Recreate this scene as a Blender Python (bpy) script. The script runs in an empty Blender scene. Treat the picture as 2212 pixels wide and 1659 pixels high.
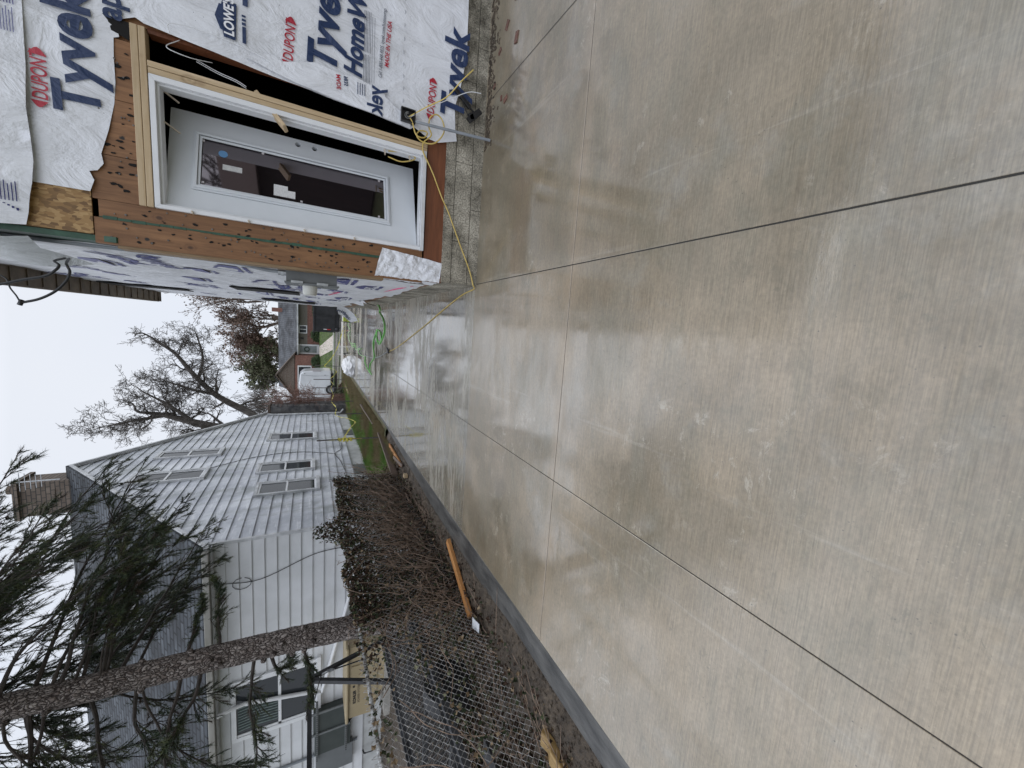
import bpy, bmesh, math, random
from mathutils import Vector, Matrix, noise
from mathutils.geometry import delaunay_2d_cdt
R = math.radians
rnd = random.Random(7)
SC = bpy.context.scene
COL = SC.collection

# ------------------------------------------------------------ camera, sky, sun, exposure
CAMH = 1.65
th = math.atan(434/831); ps = math.atan(142.5/math.hypot(831, 434))
fh = Vector((-math.sin(ps), math.cos(ps), 0)); RT = Vector((math.cos(ps), math.sin(ps), 0))
FW = fh*math.cos(th)+Vector((0, 0, -math.sin(th))); DN = -fh*math.sin(th)-Vector((0, 0, math.cos(th)))
cd = bpy.data.cameras.new('camera'); cam = bpy.data.objects.new('camera', cd); COL.objects.link(cam)
M = Matrix.Identity(4)
for i in range(3):
    M[i][0] = DN[i]; M[i][1] = RT[i]; M[i][2] = -FW[i]
M[2][3] = CAMH
cam.matrix_world = M
cd.sensor_width = 36; cd.lens = 36*831/2212; cd.clip_end = 3000; cd.clip_start = 0.02
SC.camera = cam

w = bpy.data.worlds.new('World'); SC.world = w; w.use_nodes = True
nt = w.node_tree; nt.nodes.clear()
SUN_EL, SUN_AZ = R(52), R(200)
sky = nt.nodes.new('ShaderNodeTexSky'); sky.sky_type = 'NISHITA'; sky.sun_disc = False
sky.sun_elevation = SUN_EL; sky.sun_rotation = SUN_AZ
cl = nt.nodes.new('ShaderNodeTexNoise'); cl.inputs['Scale'].default_value = 1.3; cl.inputs['Detail'].default_value = 3
cr = nt.nodes.new('ShaderNodeValToRGB')
cr.color_ramp.elements[0].position = .3; cr.color_ramp.elements[0].color = (7.7, 8.3, 9.5, 1)
cr.color_ramp.elements[1].position = .7; cr.color_ramp.elements[1].color = (8.9, 9.2, 9.8, 1)
tc = nt.nodes.new('ShaderNodeTexCoord')
mx = nt.nodes.new('ShaderNodeMix'); mx.data_type = 'RGBA'; mx.inputs[0].default_value = .93
bg = nt.nodes.new('ShaderNodeBackground'); bg.inputs['Strength'].default_value = .1
ow = nt.nodes.new('ShaderNodeOutputWorld')
nt.links.new(tc.outputs['Generated'], cl.inputs['Vector']); nt.links.new(cl.outputs['Fac'], cr.inputs[0])
nt.links.new(sky.outputs[0], mx.inputs[6]); nt.links.new(cr.outputs[0], mx.inputs[7])
sx_ = nt.nodes.new('ShaderNodeSeparateXYZ'); nt.links.new(tc.outputs['Generated'], sx_.inputs[0])
mr = nt.nodes.new('ShaderNodeMapRange'); mr.inputs[1].default_value = .42; mr.inputs[2].default_value = .75; mr.inputs[3].default_value = 1; mr.inputs[4].default_value = 2.0
nt.links.new(sx_.outputs[2], mr.inputs[0]); vm = nt.nodes.new('ShaderNodeVectorMath'); vm.operation = 'SCALE'
nt.links.new(mx.outputs[2], vm.inputs[0]); nt.links.new(mr.outputs[0], vm.inputs['Scale'])
nt.links.new(vm.outputs[0], bg.inputs['Color']); nt.links.new(bg.outputs[0], ow.inputs[0])
sl = bpy.data.lights.new('sun', 'SUN'); sl.energy = .6; sl.angle = R(25); sl.color = (1, .97, .92)
so = bpy.data.objects.new('sun', sl); COL.objects.link(so)
so.rotation_euler = (R(90)-SUN_EL, 0, R(180)-SUN_AZ+R(180))
SC.view_settings.view_transform = 'Standard'; SC.view_settings.look = 'None'
SC.view_settings.gamma = 1; SC.view_settings.exposure = 0.0; SC.view_settings.use_curve_mapping = False

# ------------------------------------------------------------ helpers: objects
def wloc(o):
    v = Vector((0, 0, 0))
    while o: v = v+o.location; o = o.parent
    return v
def tag(o, label=None, cat=None, group=None, kind=None):
    for k, v in (('label', label), ('category', cat), ('group', group), ('kind', kind)):
        if v: o[k] = v
    return o
def thing(name, label, cat, loc=(0, 0, 0), group=None):
    o = bpy.data.objects.new(name, None); COL.objects.link(o); o.location = loc; o.empty_display_size = .1
    return tag(o, label, cat, group)
class MB:
    def __init__(s): s.v = []; s.f = []; s.mi = []; s.m = 0
    def face(s, pts):
        n = len(s.v); s.v += [tuple(p) for p in pts]; s.f.append(tuple(range(n, n+len(pts)))); s.mi.append(s.m); return s
    def box(s, x0, x1, y0, y1, z0, z1):
        return s.obox(Vector(((x0+x1)/2, (y0+y1)/2, (z0+z1)/2)), Vector((1, 0, 0)), Vector((0, 1, 0)), Vector((0, 0, 1)), abs(x1-x0)/2, abs(y1-y0)/2, abs(z1-z0)/2)
    def obox(s, c, a, b, d, ha, hb, hd):
        n = len(s.v); c = Vector(c)
        for i in (-1, 1):
            for j in (-1, 1):
                for k in (-1, 1): s.v.append(tuple(c+a*ha*i+b*hb*j+d*hd*k))
        for q in ((0, 1, 3, 2), (4, 6, 7, 5), (0, 4, 5, 1), (2, 3, 7, 6), (0, 2, 6, 4), (1, 5, 7, 3)):
            s.f.append(tuple(n+i for i in q)); s.mi.append(s.m)
        return s
    def bar(s, p, q, wd, ht, up=(0, 0, 1)):
        p = Vector(p); q = Vector(q); a = (q-p); L = a.length; a.normalize(); up = Vector(up)
        b = a.cross(up)
        if b.length < 1e-4: b = a.cross(Vector((1, 0, 0)))
        b.normalize(); d = b.cross(a)
        return s.obox((p+q)/2, a, b, d, L/2, wd/2, ht/2)
    def tube(s, pts, rad, n=6, cap=True):
        pts = [Vector(p) for p in pts]
        if not hasattr(rad, '__len__'): rad = [rad]*len(pts)
        base = len(s.v); prev = None
        for i, p in enumerate(pts):
            t = (pts[min(i+1, len(pts)-1)]-pts[max(i-1, 0)])
            if t.length < 1e-7: t = Vector((0, 0, 1))
            t.normalize()
            if prev is None:
                a = t.cross(Vector((0, 0, 1)));
                if a.length < .1: a = t.cross(Vector((1, 0, 0)))
            else:
                a = prev-t*prev.dot(t)
                if a.length < 1e-4: a = t.orthogonal()
            a.normalize(); prev = a; b = t.cross(a)
            for k in range(n):
                an = 2*math.pi*k/n
                s.v.append(tuple(p+(a*math.cos(an)+b*math.sin(an))*rad[i]))
        for i in range(len(pts)-1):
            for k in range(n):
                k2 = (k+1) % n
                s.f.append((base+i*n+k, base+i*n+k2, base+(i+1)*n+k2, base+(i+1)*n+k)); s.mi.append(s.m)
        if cap and n > 2:
            s.f.append(tuple(base+k for k in range(n))[::-1]); s.mi.append(s.m)
            s.f.append(tuple(base+(len(pts)-1)*n+k for k in range(n))); s.mi.append(s.m)
        return s
    def cyl(s, p, q, r, n=16, r2=None): return s.tube([p, q], [r, r if r2 is None else r2], n)
    def prism(s, poly, ax, a0, a1):
        # poly: list of 2D points; ax: 'x','y','z' = extrusion axis
        def P(u, v, t): return {'x': (t, u, v), 'y': (u, t, v), 'z': (u, v, t)}[ax]
        n = len(s.v); k = len(poly)
        s.v += [P(u, v, a0) for u, v in poly]+[P(u, v, a1) for u, v in poly]
        s.f.append(tuple(range(n, n+k))); s.mi.append(s.m)
        s.f.append(tuple(range(n+k, n+2*k))[::-1]); s.mi.append(s.m)
        for i in range(k):
            j = (i+1) % k; s.f.append((n+i, n+k+i, n+k+j, n+j)); s.mi.append(s.m)
        return s
    def build(s, name, mat, parent=None, smooth=False, bevel=0, tg=None, recalc=True, solid=0):
        off = wloc(parent) if parent else Vector((0, 0, 0))
        if off.length > 0: vs = [(x-off.x, y-off.y, z-off.z) for x, y, z in s.v]
        else: vs = s.v
        me = bpy.data.meshes.new(name); me.from_pydata(vs, [], s.f)
        mats = mat if isinstance(mat, (list, tuple)) else [mat]
        for m in mats: me.materials.append(m)
        if len(mats) > 1: me.polygons.foreach_set('material_index', s.mi)
        if recalc and len(s.f) < 30000:
            bm = bmesh.new(); bm.from_mesh(me); bmesh.ops.recalc_face_normals(bm, faces=bm.faces); bm.to_mesh(me); bm.free()
        if smooth: me.polygons.foreach_set('use_smooth', [True]*len(me.polygons))
        me.update()
        o = bpy.data.objects.new(name, me); COL.objects.link(o)
        if parent: o.parent = parent
        if bevel:
            b = o.modifiers.new('b', 'BEVEL'); b.width = bevel; b.segments = 2; b.limit_method = 'ANGLE'; b.angle_limit = R(40)
        if solid:
            b = o.modifiers.new('s', 'SOLIDIFY'); b.thickness = solid; b.offset = 1
        if tg: tag(o, *tg)
        return o
def catmull(pts, k=6):
    pts = [Vector(p) for p in pts]; out = []
    P = [pts[0]*2-pts[1]]+pts+[pts[-1]*2-pts[-2]]
    for i in range(1, len(P)-2):
        a, b, c, d = P[i-1:i+3]
        for j in range(k):
            t = j/k
            out.append(.5*((2*b)+(c-a)*t+(2*a-5*b+4*c-d)*t*t+(3*b-a-3*c+d)*t**3))
    out.append(pts[-1]); return out

# ------------------------------------------------------------ helpers: materials
def N(nt, t, **kw):
    n = nt.nodes.new(t)
    for k, v in kw.items():
        if k in n.inputs: n.inputs[k].default_value = v
        else: setattr(n, k, v)
    return n
MATS = {}
def newmat(name):
    m = bpy.data.materials.new(name); m.use_nodes = True; nt = m.node_tree
    return m, nt, nt.nodes['Principled BSDF']
def coords(nt, scale=(1, 1, 1), rot=(0, 0, 0)):
    t = N(nt, 'ShaderNodeTexCoord'); mp = N(nt, 'ShaderNodeMapping'); mp.inputs['Scale'].default_value = scale; mp.inputs['Rotation'].default_value = rot
    nt.links.new(t.outputs['Object'], mp.inputs['Vector']); return mp.outputs[0]
def noiset(nt, sc, det=4, scale=(1, 1, 1), rough=.55, rot=(0, 0, 0), dist=0):
    n = N(nt, 'ShaderNodeTexNoise', Scale=sc, Detail=det, Roughness=rough, Distortion=dist)
    nt.links.new(coords(nt, scale, rot), n.inputs['Vector']); return n.outputs['Fac']
def ramp(nt, src, stops):
    r = N(nt, 'ShaderNodeValToRGB'); e = r.color_ramp.elements
    while len(e) < len(stops): e.new(.5)
    for el, (p, c) in zip(e, stops):
        el.position = p; el.color = (c[0], c[1], c[2], 1) if hasattr(c, '__len__') else (c, c, c, 1)
    nt.links.new(src, r.inputs[0]); return r.outputs[0]
def mixc(nt, fac, a, b, mode='MIX'):
    m = N(nt, 'ShaderNodeMix', data_type='RGBA', blend_type=mode)
    for s, v in ((0, fac), (6, a), (7, b)):
        if isinstance(v, bpy.types.NodeSocket): nt.links.new(v, m.inputs[s])
        elif hasattr(v, '__len__'): m.inputs[s].default_value = (v[0], v[1], v[2], 1)
        else: m.inputs[s].default_value = v
    return m.outputs[2]
def math_(nt, op, a, b=0.0, c=None):
    m = N(nt, 'ShaderNodeMath', operation=op)
    for i, v in enumerate((a, b, c)):
        if v is None: continue
        if isinstance(v, bpy.types.NodeSocket): nt.links.new(v, m.inputs[i])
        else: m.inputs[i].default_value = v
    return m.outputs[0]
def bump(nt, bs, h, strength=.3, dist=.01, prev=None):
    b = N(nt, 'ShaderNodeBump', Strength=strength, Distance=dist); nt.links.new(h, b.inputs['Height'])
    if prev: nt.links.new(prev, b.inputs['Normal'])
    nt.links.new(b.outputs[0], bs.inputs['Normal']); return b.outputs[0]
def basic(name, c1, c2=None, sc=8, rough=.6, stretch=(1, 1, 1), bmp=0, bsc=None, metal=0, det=5, spec=.5, lo=.35, hi=.65, bdist=.01, coat=0):
    if name in MATS: return MATS[name]
    m, nt, bs = newmat(name)
    bs.inputs['Roughness'].default_value = rough; bs.inputs['Metallic'].default_value = metal
    bs.inputs['Specular IOR Level'].default_value = spec; bs.inputs['Coat Weight'].default_value = coat
    if c2 is None: bs.inputs['Base Color'].default_value = (*c1, 1)
    else: nt.links.new(ramp(nt, noiset(nt, sc, det, stretch), [(lo, c1), (hi, c2)]), bs.inputs['Base Color'])
    if bmp: bump(nt, bs, noiset(nt, bsc or sc*3, 5, stretch), bmp, bdist)
    MATS[name] = m; return m

def concrete_mat(name, wet, base=((.158, .128, .083), (.275, .226, .158)), pink=(.34, .27, .185)):
    m, nt, bs = newmat(name)
    big = noiset(nt, .55, 6, (1, .8, 1), .62, dist=.4)
    mid = noiset(nt, 2.3, 8, (.5, 1.3, 1), .72, dist=.5)
    streak = noiset(nt, 3.2, 6, (.35, 20, 1), .75)
    fine = noiset(nt, 60, 4, (.10, 3.4, 1), .6)
    speck = noiset(nt, 150, 2)
    crust = noiset(nt, 7, 9, (.7, 1, 1), .82, dist=.4); cgate = noiset(nt, .9, 4, (1, 1, 1), .6, (0, 0, .6))
    c = ramp(nt, big, [(.36, base[0]), (.48, tuple((a+b)/2 for a, b in zip(*base))), (.62, base[1])])
    c = mixc(nt, math_(nt, 'MULTIPLY', ramp(nt, noiset(nt, 1.0, 6, (1, 1, 1), .68, (0, 0, 1)), [(.50, 0), (.64, 1)]), .6), c, pink)
    c = mixc(nt, math_(nt, 'MULTIPLY', ramp(nt, noiset(nt, 1.4, 6, (1, 1, 1), .7, (0, 0, 2)), [(.54, 0), (.66, 1)]), .5), c, (.27, .255, .215))
    c = mixc(nt, math_(nt, 'MULTIPLY', ramp(nt, mid, [(.38, 1), (.52, 0)]), .5), c, (.165, .15, .105))
    scr = noiset(nt, 1.8, 5, (3.5, .16, 1), .7, (0, 0, .9), dist=.3)
    c = mixc(nt, math_(nt, 'MULTIPLY', ramp(nt, scr, [(.62, 0), (.70, 1)]), .30), c, (.42, .39, .33))
    c = mixc(nt, .08, c, ramp(nt, streak, [(.32, .12), (.68, .88)]), 'OVERLAY')
    c = mixc(nt, .24, c, ramp(nt, fine, [(.35, .15), (.65, .85)]), 'OVERLAY')
    c = mixc(nt, .16, c, ramp(nt, noiset(nt, 55, 5, (.8, 1, 1), .7), [(.35, .1), (.65, .9)]), 'OVERLAY')
    c = mixc(nt, math_(nt, 'MULTIPLY', ramp(nt, crust, [(.56, 0), (.62, .75)]), ramp(nt, cgate, [(.50, 0), (.60, 1)])), c, (.38, .34, .27))
    c = mixc(nt, math_(nt, 'MULTIPLY', ramp(nt, crust, [(.38, .6), (.44, 0)]), ramp(nt, cgate, [(.40, 1), (.50, 0)])), c, (.13, .115, .08))
    pit = N(nt, 'ShaderNodeTexVoronoi', Scale=26.0); nt.links.new(coords(nt), pit.inputs['Vector'])
    pm = math_(nt, 'MULTIPLY', ramp(nt, pit.outputs['Distance'], [(.05, 1), (.10, 0)]), ramp(nt, noiset(nt, 4, 3), [(.5, 0), (.56, .8)]))
    c = mixc(nt, pm, c, (.09, .08, .06))
    peb = N(nt, 'ShaderNodeTexVoronoi', Scale=55.0); nt.links.new(coords(nt), peb.inputs['Vector'])
    pb = math_(nt, 'MULTIPLY', ramp(nt, peb.outputs['Distance'], [(.10, 1), (.2, 0)]), ramp(nt, noiset(nt, 1.7, 4), [(.54, 0), (.64, .35)]))
    c = mixc(nt, pb, c, (.42, .36, .27))
    nt.links.new(c, bs.inputs['Base Color'])
    t_ = N(nt, 'ShaderNodeTexCoord'); sp_ = N(nt, 'ShaderNodeSeparateXYZ'); nt.links.new(t_.outputs['Object'], sp_.inputs[0]); sepy = sp_.outputs[1]
    wetn = noiset(nt, 1.0, 8, (.5, 1.1, 1), .7, dist=.6)
    wetf = noiset(nt, 4.0, 7, (.5, 3.0, 1), .75)
    if wet:
        pud = math_(nt, 'ADD', math_(nt, 'MULTIPLY', wetn, .50), math_(nt, 'ADD', math_(nt, 'MULTIPLY', streak, .20), math_(nt, 'MULTIPLY', wetf, .30)))
        r = ramp(nt, pud, [(.47, .08), (.51, .14), (.54, .36)]); dry = ramp(nt, pud, [(.48, 0), (.54, 1)])
        nt.links.new(ramp(nt, pud, [(.485, 1), (.52, 0)]), bs.inputs['Coat Weight']); bs.inputs['Coat Roughness'].default_value = .07; bs.inputs['Coat IOR'].default_value = 1.6
        c2 = mixc(nt, math_(nt, 'MULTIPLY', ramp(nt, pud, [(.47, 1), (.52, 0)]), .12), c, (.10, .095, .08)); nt.links.new(c2, bs.inputs['Base Color'])
    else:
        pud = math_(nt, 'ADD', math_(nt, 'MULTIPLY', wetn, .6), math_(nt, 'ADD', math_(nt, 'MULTIPLY', streak, .15), math_(nt, 'MULTIPLY', wetf, .25)))
        r = ramp(nt, pud, [(.44, .28), (.57, .50)]); dry = ramp(nt, pud, [(.40, .35), (.58, 1)])
        bs.inputs['Coat IOR'].default_value = 1.95
        nt.links.new(math_(nt, 'MULTIPLY', ramp(nt, pud, [(.46, 1), (.56, .6)]), ramp(nt, math_(nt, 'MULTIPLY', math_(nt, 'ADD', sepy, math_(nt, 'MULTIPLY', wetf, 1.2)), .2), [(.28, .30), (.56, 1)])), bs.inputs['Coat Weight']); nt.links.new(ramp(nt, pud, [(.44, .05), (.50, .11), (.58, .26)]), bs.inputs['Coat Roughness'])
        cb = N(nt, 'ShaderNodeBump', Distance=.0010, Strength=.35); nt.links.new(noiset(nt, 30, 4, (.5, 1.6, 1), .6), cb.inputs['Height']); nt.links.new(cb.outputs[0], bs.inputs['Coat Normal'])
        # tan stain along the first cross joint
        jd = math_(nt, 'ABSOLUTE', math_(nt, 'SUBTRACT', sepy, 2.33)); jn = math_(nt, 'ADD', jd, math_(nt, 'MULTIPLY', noiset(nt, 3.5, 5), .22))
        c = mixc(nt, math_(nt, 'MULTIPLY', ramp(nt, jn, [(.08, 1), (.24, 0)]), .34), c, (.40, .30, .20)); nt.links.new(c, bs.inputs['Base Color'])
    nt.links.new(r, bs.inputs['Roughness']); bs.inputs['Specular IOR Level'].default_value = .75 if wet else .62
    b = N(nt, 'ShaderNodeBump', Distance=.0012); nt.links.new(fine, b.inputs['Height']); nt.links.new(math_(nt, 'MULTIPLY', dry, .6), b.inputs['Strength'])
    b2 = N(nt, 'ShaderNodeBump', Distance=.002 if wet else .003, Strength=.4); nt.links.new(noiset(nt, 9, 3, (.5, 1.6, 1)), b2.inputs['Height'])
    nt.links.new(b2.outputs[0], b.inputs['Normal']); nt.links.new(b.outputs[0], bs.inputs['Normal'])
    return m
def wood_mat(name, c1, c2, axis='z', knots=0, rough=.55, sc=3, spots=0):
    m, nt, bs = newmat(name)
    st = {'z': (1, 1, .09), 'x': (.09, 1, 1), 'y': (1, .09, 1)}[axis]
    n = noiset(nt, sc*12, 6, st, .65, dist=.6)
    c = ramp(nt, n, [(.3, c1), (.7, c2)])
    c = mixc(nt, math_(nt, 'MULTIPLY', ramp(nt, noiset(nt, 2.2, 4, st), [(.35, 1), (.65, 0)]), .45), c, tuple(x*.55 for x in c1))
    if knots:
        v = N(nt, 'ShaderNodeTexVoronoi', Scale=knots); nt.links.new(coords(nt, (1, 1, .7)), v.inputs['Vector'])
        c = mixc(nt, ramp(nt, v.outputs['Distance'], [(.05, .9), (.09, 0)]), c, (.06, .025, .01))
        c = mixc(nt, math_(nt, 'MULTIPLY', ramp(nt, v.outputs['Distance'], [(.09, .0), (.12, .8), (.16, 0)]), .5), c, (.12, .05, .02))
    if spots:
        v = N(nt, 'ShaderNodeTexVoronoi', Scale=spots); nt.links.new(coords(nt, (1, .3, .8)), v.inputs['Vector'])
        gate = ramp(nt, noiset(nt, 1.6, 2), [(.44, 0), (.5, 1)])
        jit = math_(nt, 'ADD', v.outputs['Distance'], math_(nt, 'MULTIPLY', noiset(nt, 40, 3), .12))
        c = mixc(nt, math_(nt, 'MULTIPLY', ramp(nt, jit, [(.15, 1), (.18, 0)]), gate), c, (.012, .01, .008))
    nt.links.new(c, bs.inputs['Base Color']); bs.inputs['Roughness'].default_value = rough
    bump(nt, bs, n, .25, .003); return m
def wrap_mat(name, col, rough=.42):
    m, nt, bs = newmat(name)
    a = noiset(nt, 3.2, 6, (1, 1, .6), .6, dist=1.2); b = noiset(nt, 16, 5, (1, 1, 1), .6, dist=.8); f = noiset(nt, 300, 2)
    if sum(col) > 1.5:
        c = ramp(nt, a, [(.3, tuple(x*.86 for x in col)), (.6, col)])
        c = mixc(nt, math_(nt, 'MULTIPLY', ramp(nt, f, [(.35, 1), (.6, 0)]), .12), c, (.45, .47, .5))
        nt.links.new(c, bs.inputs['Base Color'])
    else: bs.inputs['Base Color'].default_value = (*col, 1)
    bs.inputs['Roughness'].default_value = rough
    p = bump(nt, bs, a, .8, .06); bump(nt, bs, b, .4, .009, p)
    return m
def glass_mat(name, tint=(.02, .022, .025), rough=.02):
    m, nt, bs = newmat(name); bs.inputs['Base Color'].default_value = (*tint, 1); bs.inputs['Roughness'].default_value = rough
    bs.inputs['Specular IOR Level'].default_value = .35
    return m

m_black = basic('black_paint', (.012, .012, .013), None, rough=.35)
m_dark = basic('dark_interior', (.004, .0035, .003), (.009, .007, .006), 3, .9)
m_white = basic('white_vinyl', (.72, .73, .74), (.78, .79, .8), 5, .4, bmp=.05)
m_trim = basic('weathered_white_trim', (.42, .43, .44), (.66, .67, .68), 3.5, .55, bmp=.1)
m_wrap = wrap_mat('white_building_wrap', (.80, .81, .84)); m_wback = wrap_mat('grey_wrap_back', (.52, .54, .54))
m_navy = wrap_mat('navy_print', (.016, .035, .10)); m_red = wrap_mat('red_print', (.42, .02, .04)); m_gprint = wrap_mat('grey_print', (.16, .17, .2))
m_blueprint = wrap_mat('violet_blue_print', (.05, .055, .22)); m_pink = wrap_mat('pink_spray', (.7, .06, .2))
m_ply = wood_mat('weathered_sheathing_boards', (.17, .075, .028), (.33, .165, .07), 'z', knots=4.5, spots=5.5)
m_sill = wood_mat('red_brown_sill_board', (.13, .042, .015), (.24, .08, .03), 'x', spots=5)
m_pine = wood_mat('new_pine_lumber', (.50, .36, .20), (.66, .52, .34), 'z', knots=3.2)
m_oldwood = wood_mat('old_grey_board', (.12, .085, .065), (.24, .18, .14), 'y')
m_orange = wood_mat('fresh_orange_board', (.40, .17, .05), (.62, .31, .11), 'y')
m_steel = basic('galvanised_steel', (.33, .34, .35), (.5, .51, .52), 14, .38, metal=.8)
m_grey = basic('grey_enamel', (.135, .145, .15), (.155, .165, .17), 4, .4)
m_pvc = basic('grey_plastic_pipe', (.22, .24, .26), (.28, .3, .32), 7, .45)
m_rebar = basic('rusty_rebar', (.09, .085, .085), (.16, .14, .13), 20, .6, metal=.4)
m_glass = glass_mat('dark_window_glass', (.035, .04, .045), .05)
m_soil = None

def osb_mat():
    m, nt, bs = newmat('strand_board')
    v = N(nt, 'ShaderNodeTexVoronoi', Scale=55.0); nt.links.new(coords(nt, (1, 1, .5), (0, .5, 0)), v.inputs['Vector'])
    sepc = N(nt, 'ShaderNodeSeparateColor'); nt.links.new(v.outputs['Color'], sepc.inputs[0])
    c = ramp(nt, sepc.outputs[0], [(.1, (.16, .085, .03)), (.5, (.30, .17, .06)), (.95, (.44, .28, .12))])
    nt.links.new(c, bs.inputs['Base Color']); bs.inputs['Roughness'].default_value = .6; bump(nt, bs, sepc.outputs[0], .3, .002); return m
m_osb = osb_mat()
def brick_mat(name, c1, c2, mortar, scale=5, bw=.5, rh=.25, ms=.02, rot=(R(90), 0, 0), rough=.8):
    m, nt, bs = newmat(name)
    b = N(nt, 'ShaderNodeTexBrick', Scale=scale); b.inputs['Brick Width'].default_value = bw; b.inputs['Row Height'].default_value = rh; b.inputs['Mortar Size'].default_value = ms
    b.inputs['Color1'].default_value = (*c1, 1); b.inputs['Color2'].default_value = (*c2, 1); b.inputs['Mortar'].default_value = (*mortar, 1)
    nt.links.new(coords(nt, (1, 1, 1), rot), b.inputs['Vector'])
    c = mixc(nt, .5, b.outputs['Color'], ramp(nt, noiset(nt, 6, 5), [(.3, .35), (.7, .65)]), 'OVERLAY')
    nt.links.new(c, bs.inputs['Base Color']); bs.inputs['Roughness'].default_value = rough
    inv = math_(nt, 'SUBTRACT', 1.0, b.outputs['Fac']); bump(nt, bs, inv, .6, .006); return m

# ------------------------------------------------------------ GROUND
def grid(x0, x1, y0, y1, nx, ny, zf):
    b = MB(); 
    for j in range(ny+1):
        for i in range(nx+1):
            x = x0+(x1-x0)*i/nx; y = y0+(y1-y0)*j/ny; b.v.append((x, y, zf(x, y)))
    for j in range(ny):
        for i in range(nx):
            a = j*(nx+1)+i; b.f.append((a, a+1, a+nx+2, a+nx+1)); b.mi.append(0)
    return b
def fb(x, y, s): return noise.noise(Vector((x*s, y*s, 3.3)))
m_grassb = basic('lawn_soil', (.045, .06, .018), (.085, .10, .035), 9, .9, bmp=.6, bsc=40)
def gz_(x, y):
    if y < 36: return -.06
    return -.06+min((y-36)/9, 1)*.92
g = MB()
xs = [-900, -60, -20, 20, 60, 900]; ys = [-300, -20, 36, 40.5, 45, 60, 1200]
for j in range(len(ys)-1):
    for i in range(len(xs)-1):
        g.face([(xs[i], ys[j], gz_(0, ys[j])), (xs[i+1], ys[j], gz_(0, ys[j])), (xs[i+1], ys[j+1], gz_(0, ys[j+1])), (xs[i], ys[j+1], gz_(0, ys[j+1]))])
g.build('ground', m_grassb, tg=(None, None, None, 'structure'))

def soil():
    m, nt, bs = newmat('wet_brown_soil')
    a = noiset(nt, 5, 8, rough=.7); b = noiset(nt, 45, 4, rough=.7)
    c = ramp(nt, a, [(.3, (.03, .022, .015)), (.55, (.075, .056, .038)), (.72, (.15, .118, .083))])
    c = mixc(nt, .6, c, ramp(nt, b, [(.3, .2), (.7, .8)]), 'OVERLAY')
    nt.links.new(c, bs.inputs['Base Color']); nt.links.new(ramp(nt, b, [(.35, .45), (.6, .8)]), bs.inputs['Roughness'])
    p = bump(nt, bs, a, .8, .04); bump(nt, bs, b, .8, .015, p); return m
m_soil = soil()
def soilz(x, y):
    e = min(1, max(0, (-2.66-x+.09*fb(x, y, 2.2)+.05*fb(x, y, 9))/.16))
    return -.045+e*(.05+.035*fb(x, y, 3)+.022*fb(x, y, 11)+.016*fb(x, y, 31))
grid(-14, -2.58, -1, 9.6, 300, 300, soilz).build('soil', m_soil, smooth=True, tg=(None, None, None, 'structure'))
def grassz(x, y):
    e = min(1, max(0, (-2.52-x)/.12)); return -.03+e*.05+.02*fb(x, y, 2.5)*e
grid(-4.75, -2.50, 9.6, 24.4, 30, 160, grassz).build('lawn_strip', basic('lawn_thatch', (.06, .07, .025), (.13, .10, .055), 3.2, .9, bmp=.7, bsc=45), smooth=True, tg=(None, None, None, 'structure'))

# driveway slabs: real gaps for the joints over a dark bed
m_cdry = concrete_mat('damp_broomed_concrete', False); m_cwet = concrete_mat('wet_broomed_concrete', True, ((.19, .175, .145), (.33, .305, .25)))
MB().box(-2.474, 6.0, -3, 24.49, -.12, -.0035).build('driveway_bed', basic('joint_shadow_bed', (.03, .028, .025), None, rough=.9), tg=(None, None, None, 'structure'))
dv = MB(); G = .002
xs = [-2.47, -1.107, .505, 6.0]
ys = [-3, 2.33, 4.18, 6.74, 9.63, 12.6, 15.6, 18.6, 21.6, 24.5]
for j in range(len(ys)-1):
    for i in range(3):
        x0, x1 = xs[i], xs[i+1]
        if ys[j] >= 4.1:
            if i == 2: continue
            if i == 1: x1 = .56
        g_ = G if j not in (0,) else 0
        a0 = 0 if i == 0 else G*(1.4 if i == 1 else 1.6)
        # the joint beside the slab at the right is the wider black one
        dv.m = 1 if ys[j] >= 4.1 else 0
        dv.box(x0+a0, x1-(G*1.4 if i == 0 else (G*1.6 if (i == 1 and ys[j] < 4.1) else 0)), ys[j]+(0 if j == 0 else G*1.7), ys[j+1]-G*1.0, -.1, 0)
dv.build('driveway', [m_cdry, m_cwet], bevel=.003, tg=(None, None, None, 'structure'))
ed = MB()
P = [(-2.475, -3), (-2.475, 9.6), (-2.475, 24.5), (-2.49, 24.5), (-2.55, 9.6), (-2.66, 7.3), (-2.745, 5.4), (-2.76, 3.5), (-2.70, 2.8), (-2.72, 1), (-2.70, -3)]
ed.prism(P, 'z', -.1, -.004)
ed.build('driveway_edge', basic('wet_grey_edge_concrete', (.035, .035, .034), (.10, .098, .092), 7, .4, (1.2, .35, 1), bmp=.6, bsc=26, bdist=.012), bevel=.006, tg=(None, None, None, 'structure'))
# saw cut curving to the foundation on the right
c = MB(); cp = catmull([(2.30, 1.9, .0015), (2.335, 2.56, .0015), (2.35, 3.18, .0015), (2.36, 3.78, .0015), (2.36, 4.12, .0015)], 5)
for a, b in zip(cp[:-1], cp[1:]):
    d = Vector((0.004, 0, 0)); c.face([a-d, a+d, b+d, b-d])
c.build('saw_cut', basic('joint_filler', (.06, .055, .05), None, rough=.9), tg=(None, None, None, 'structure'))

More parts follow.
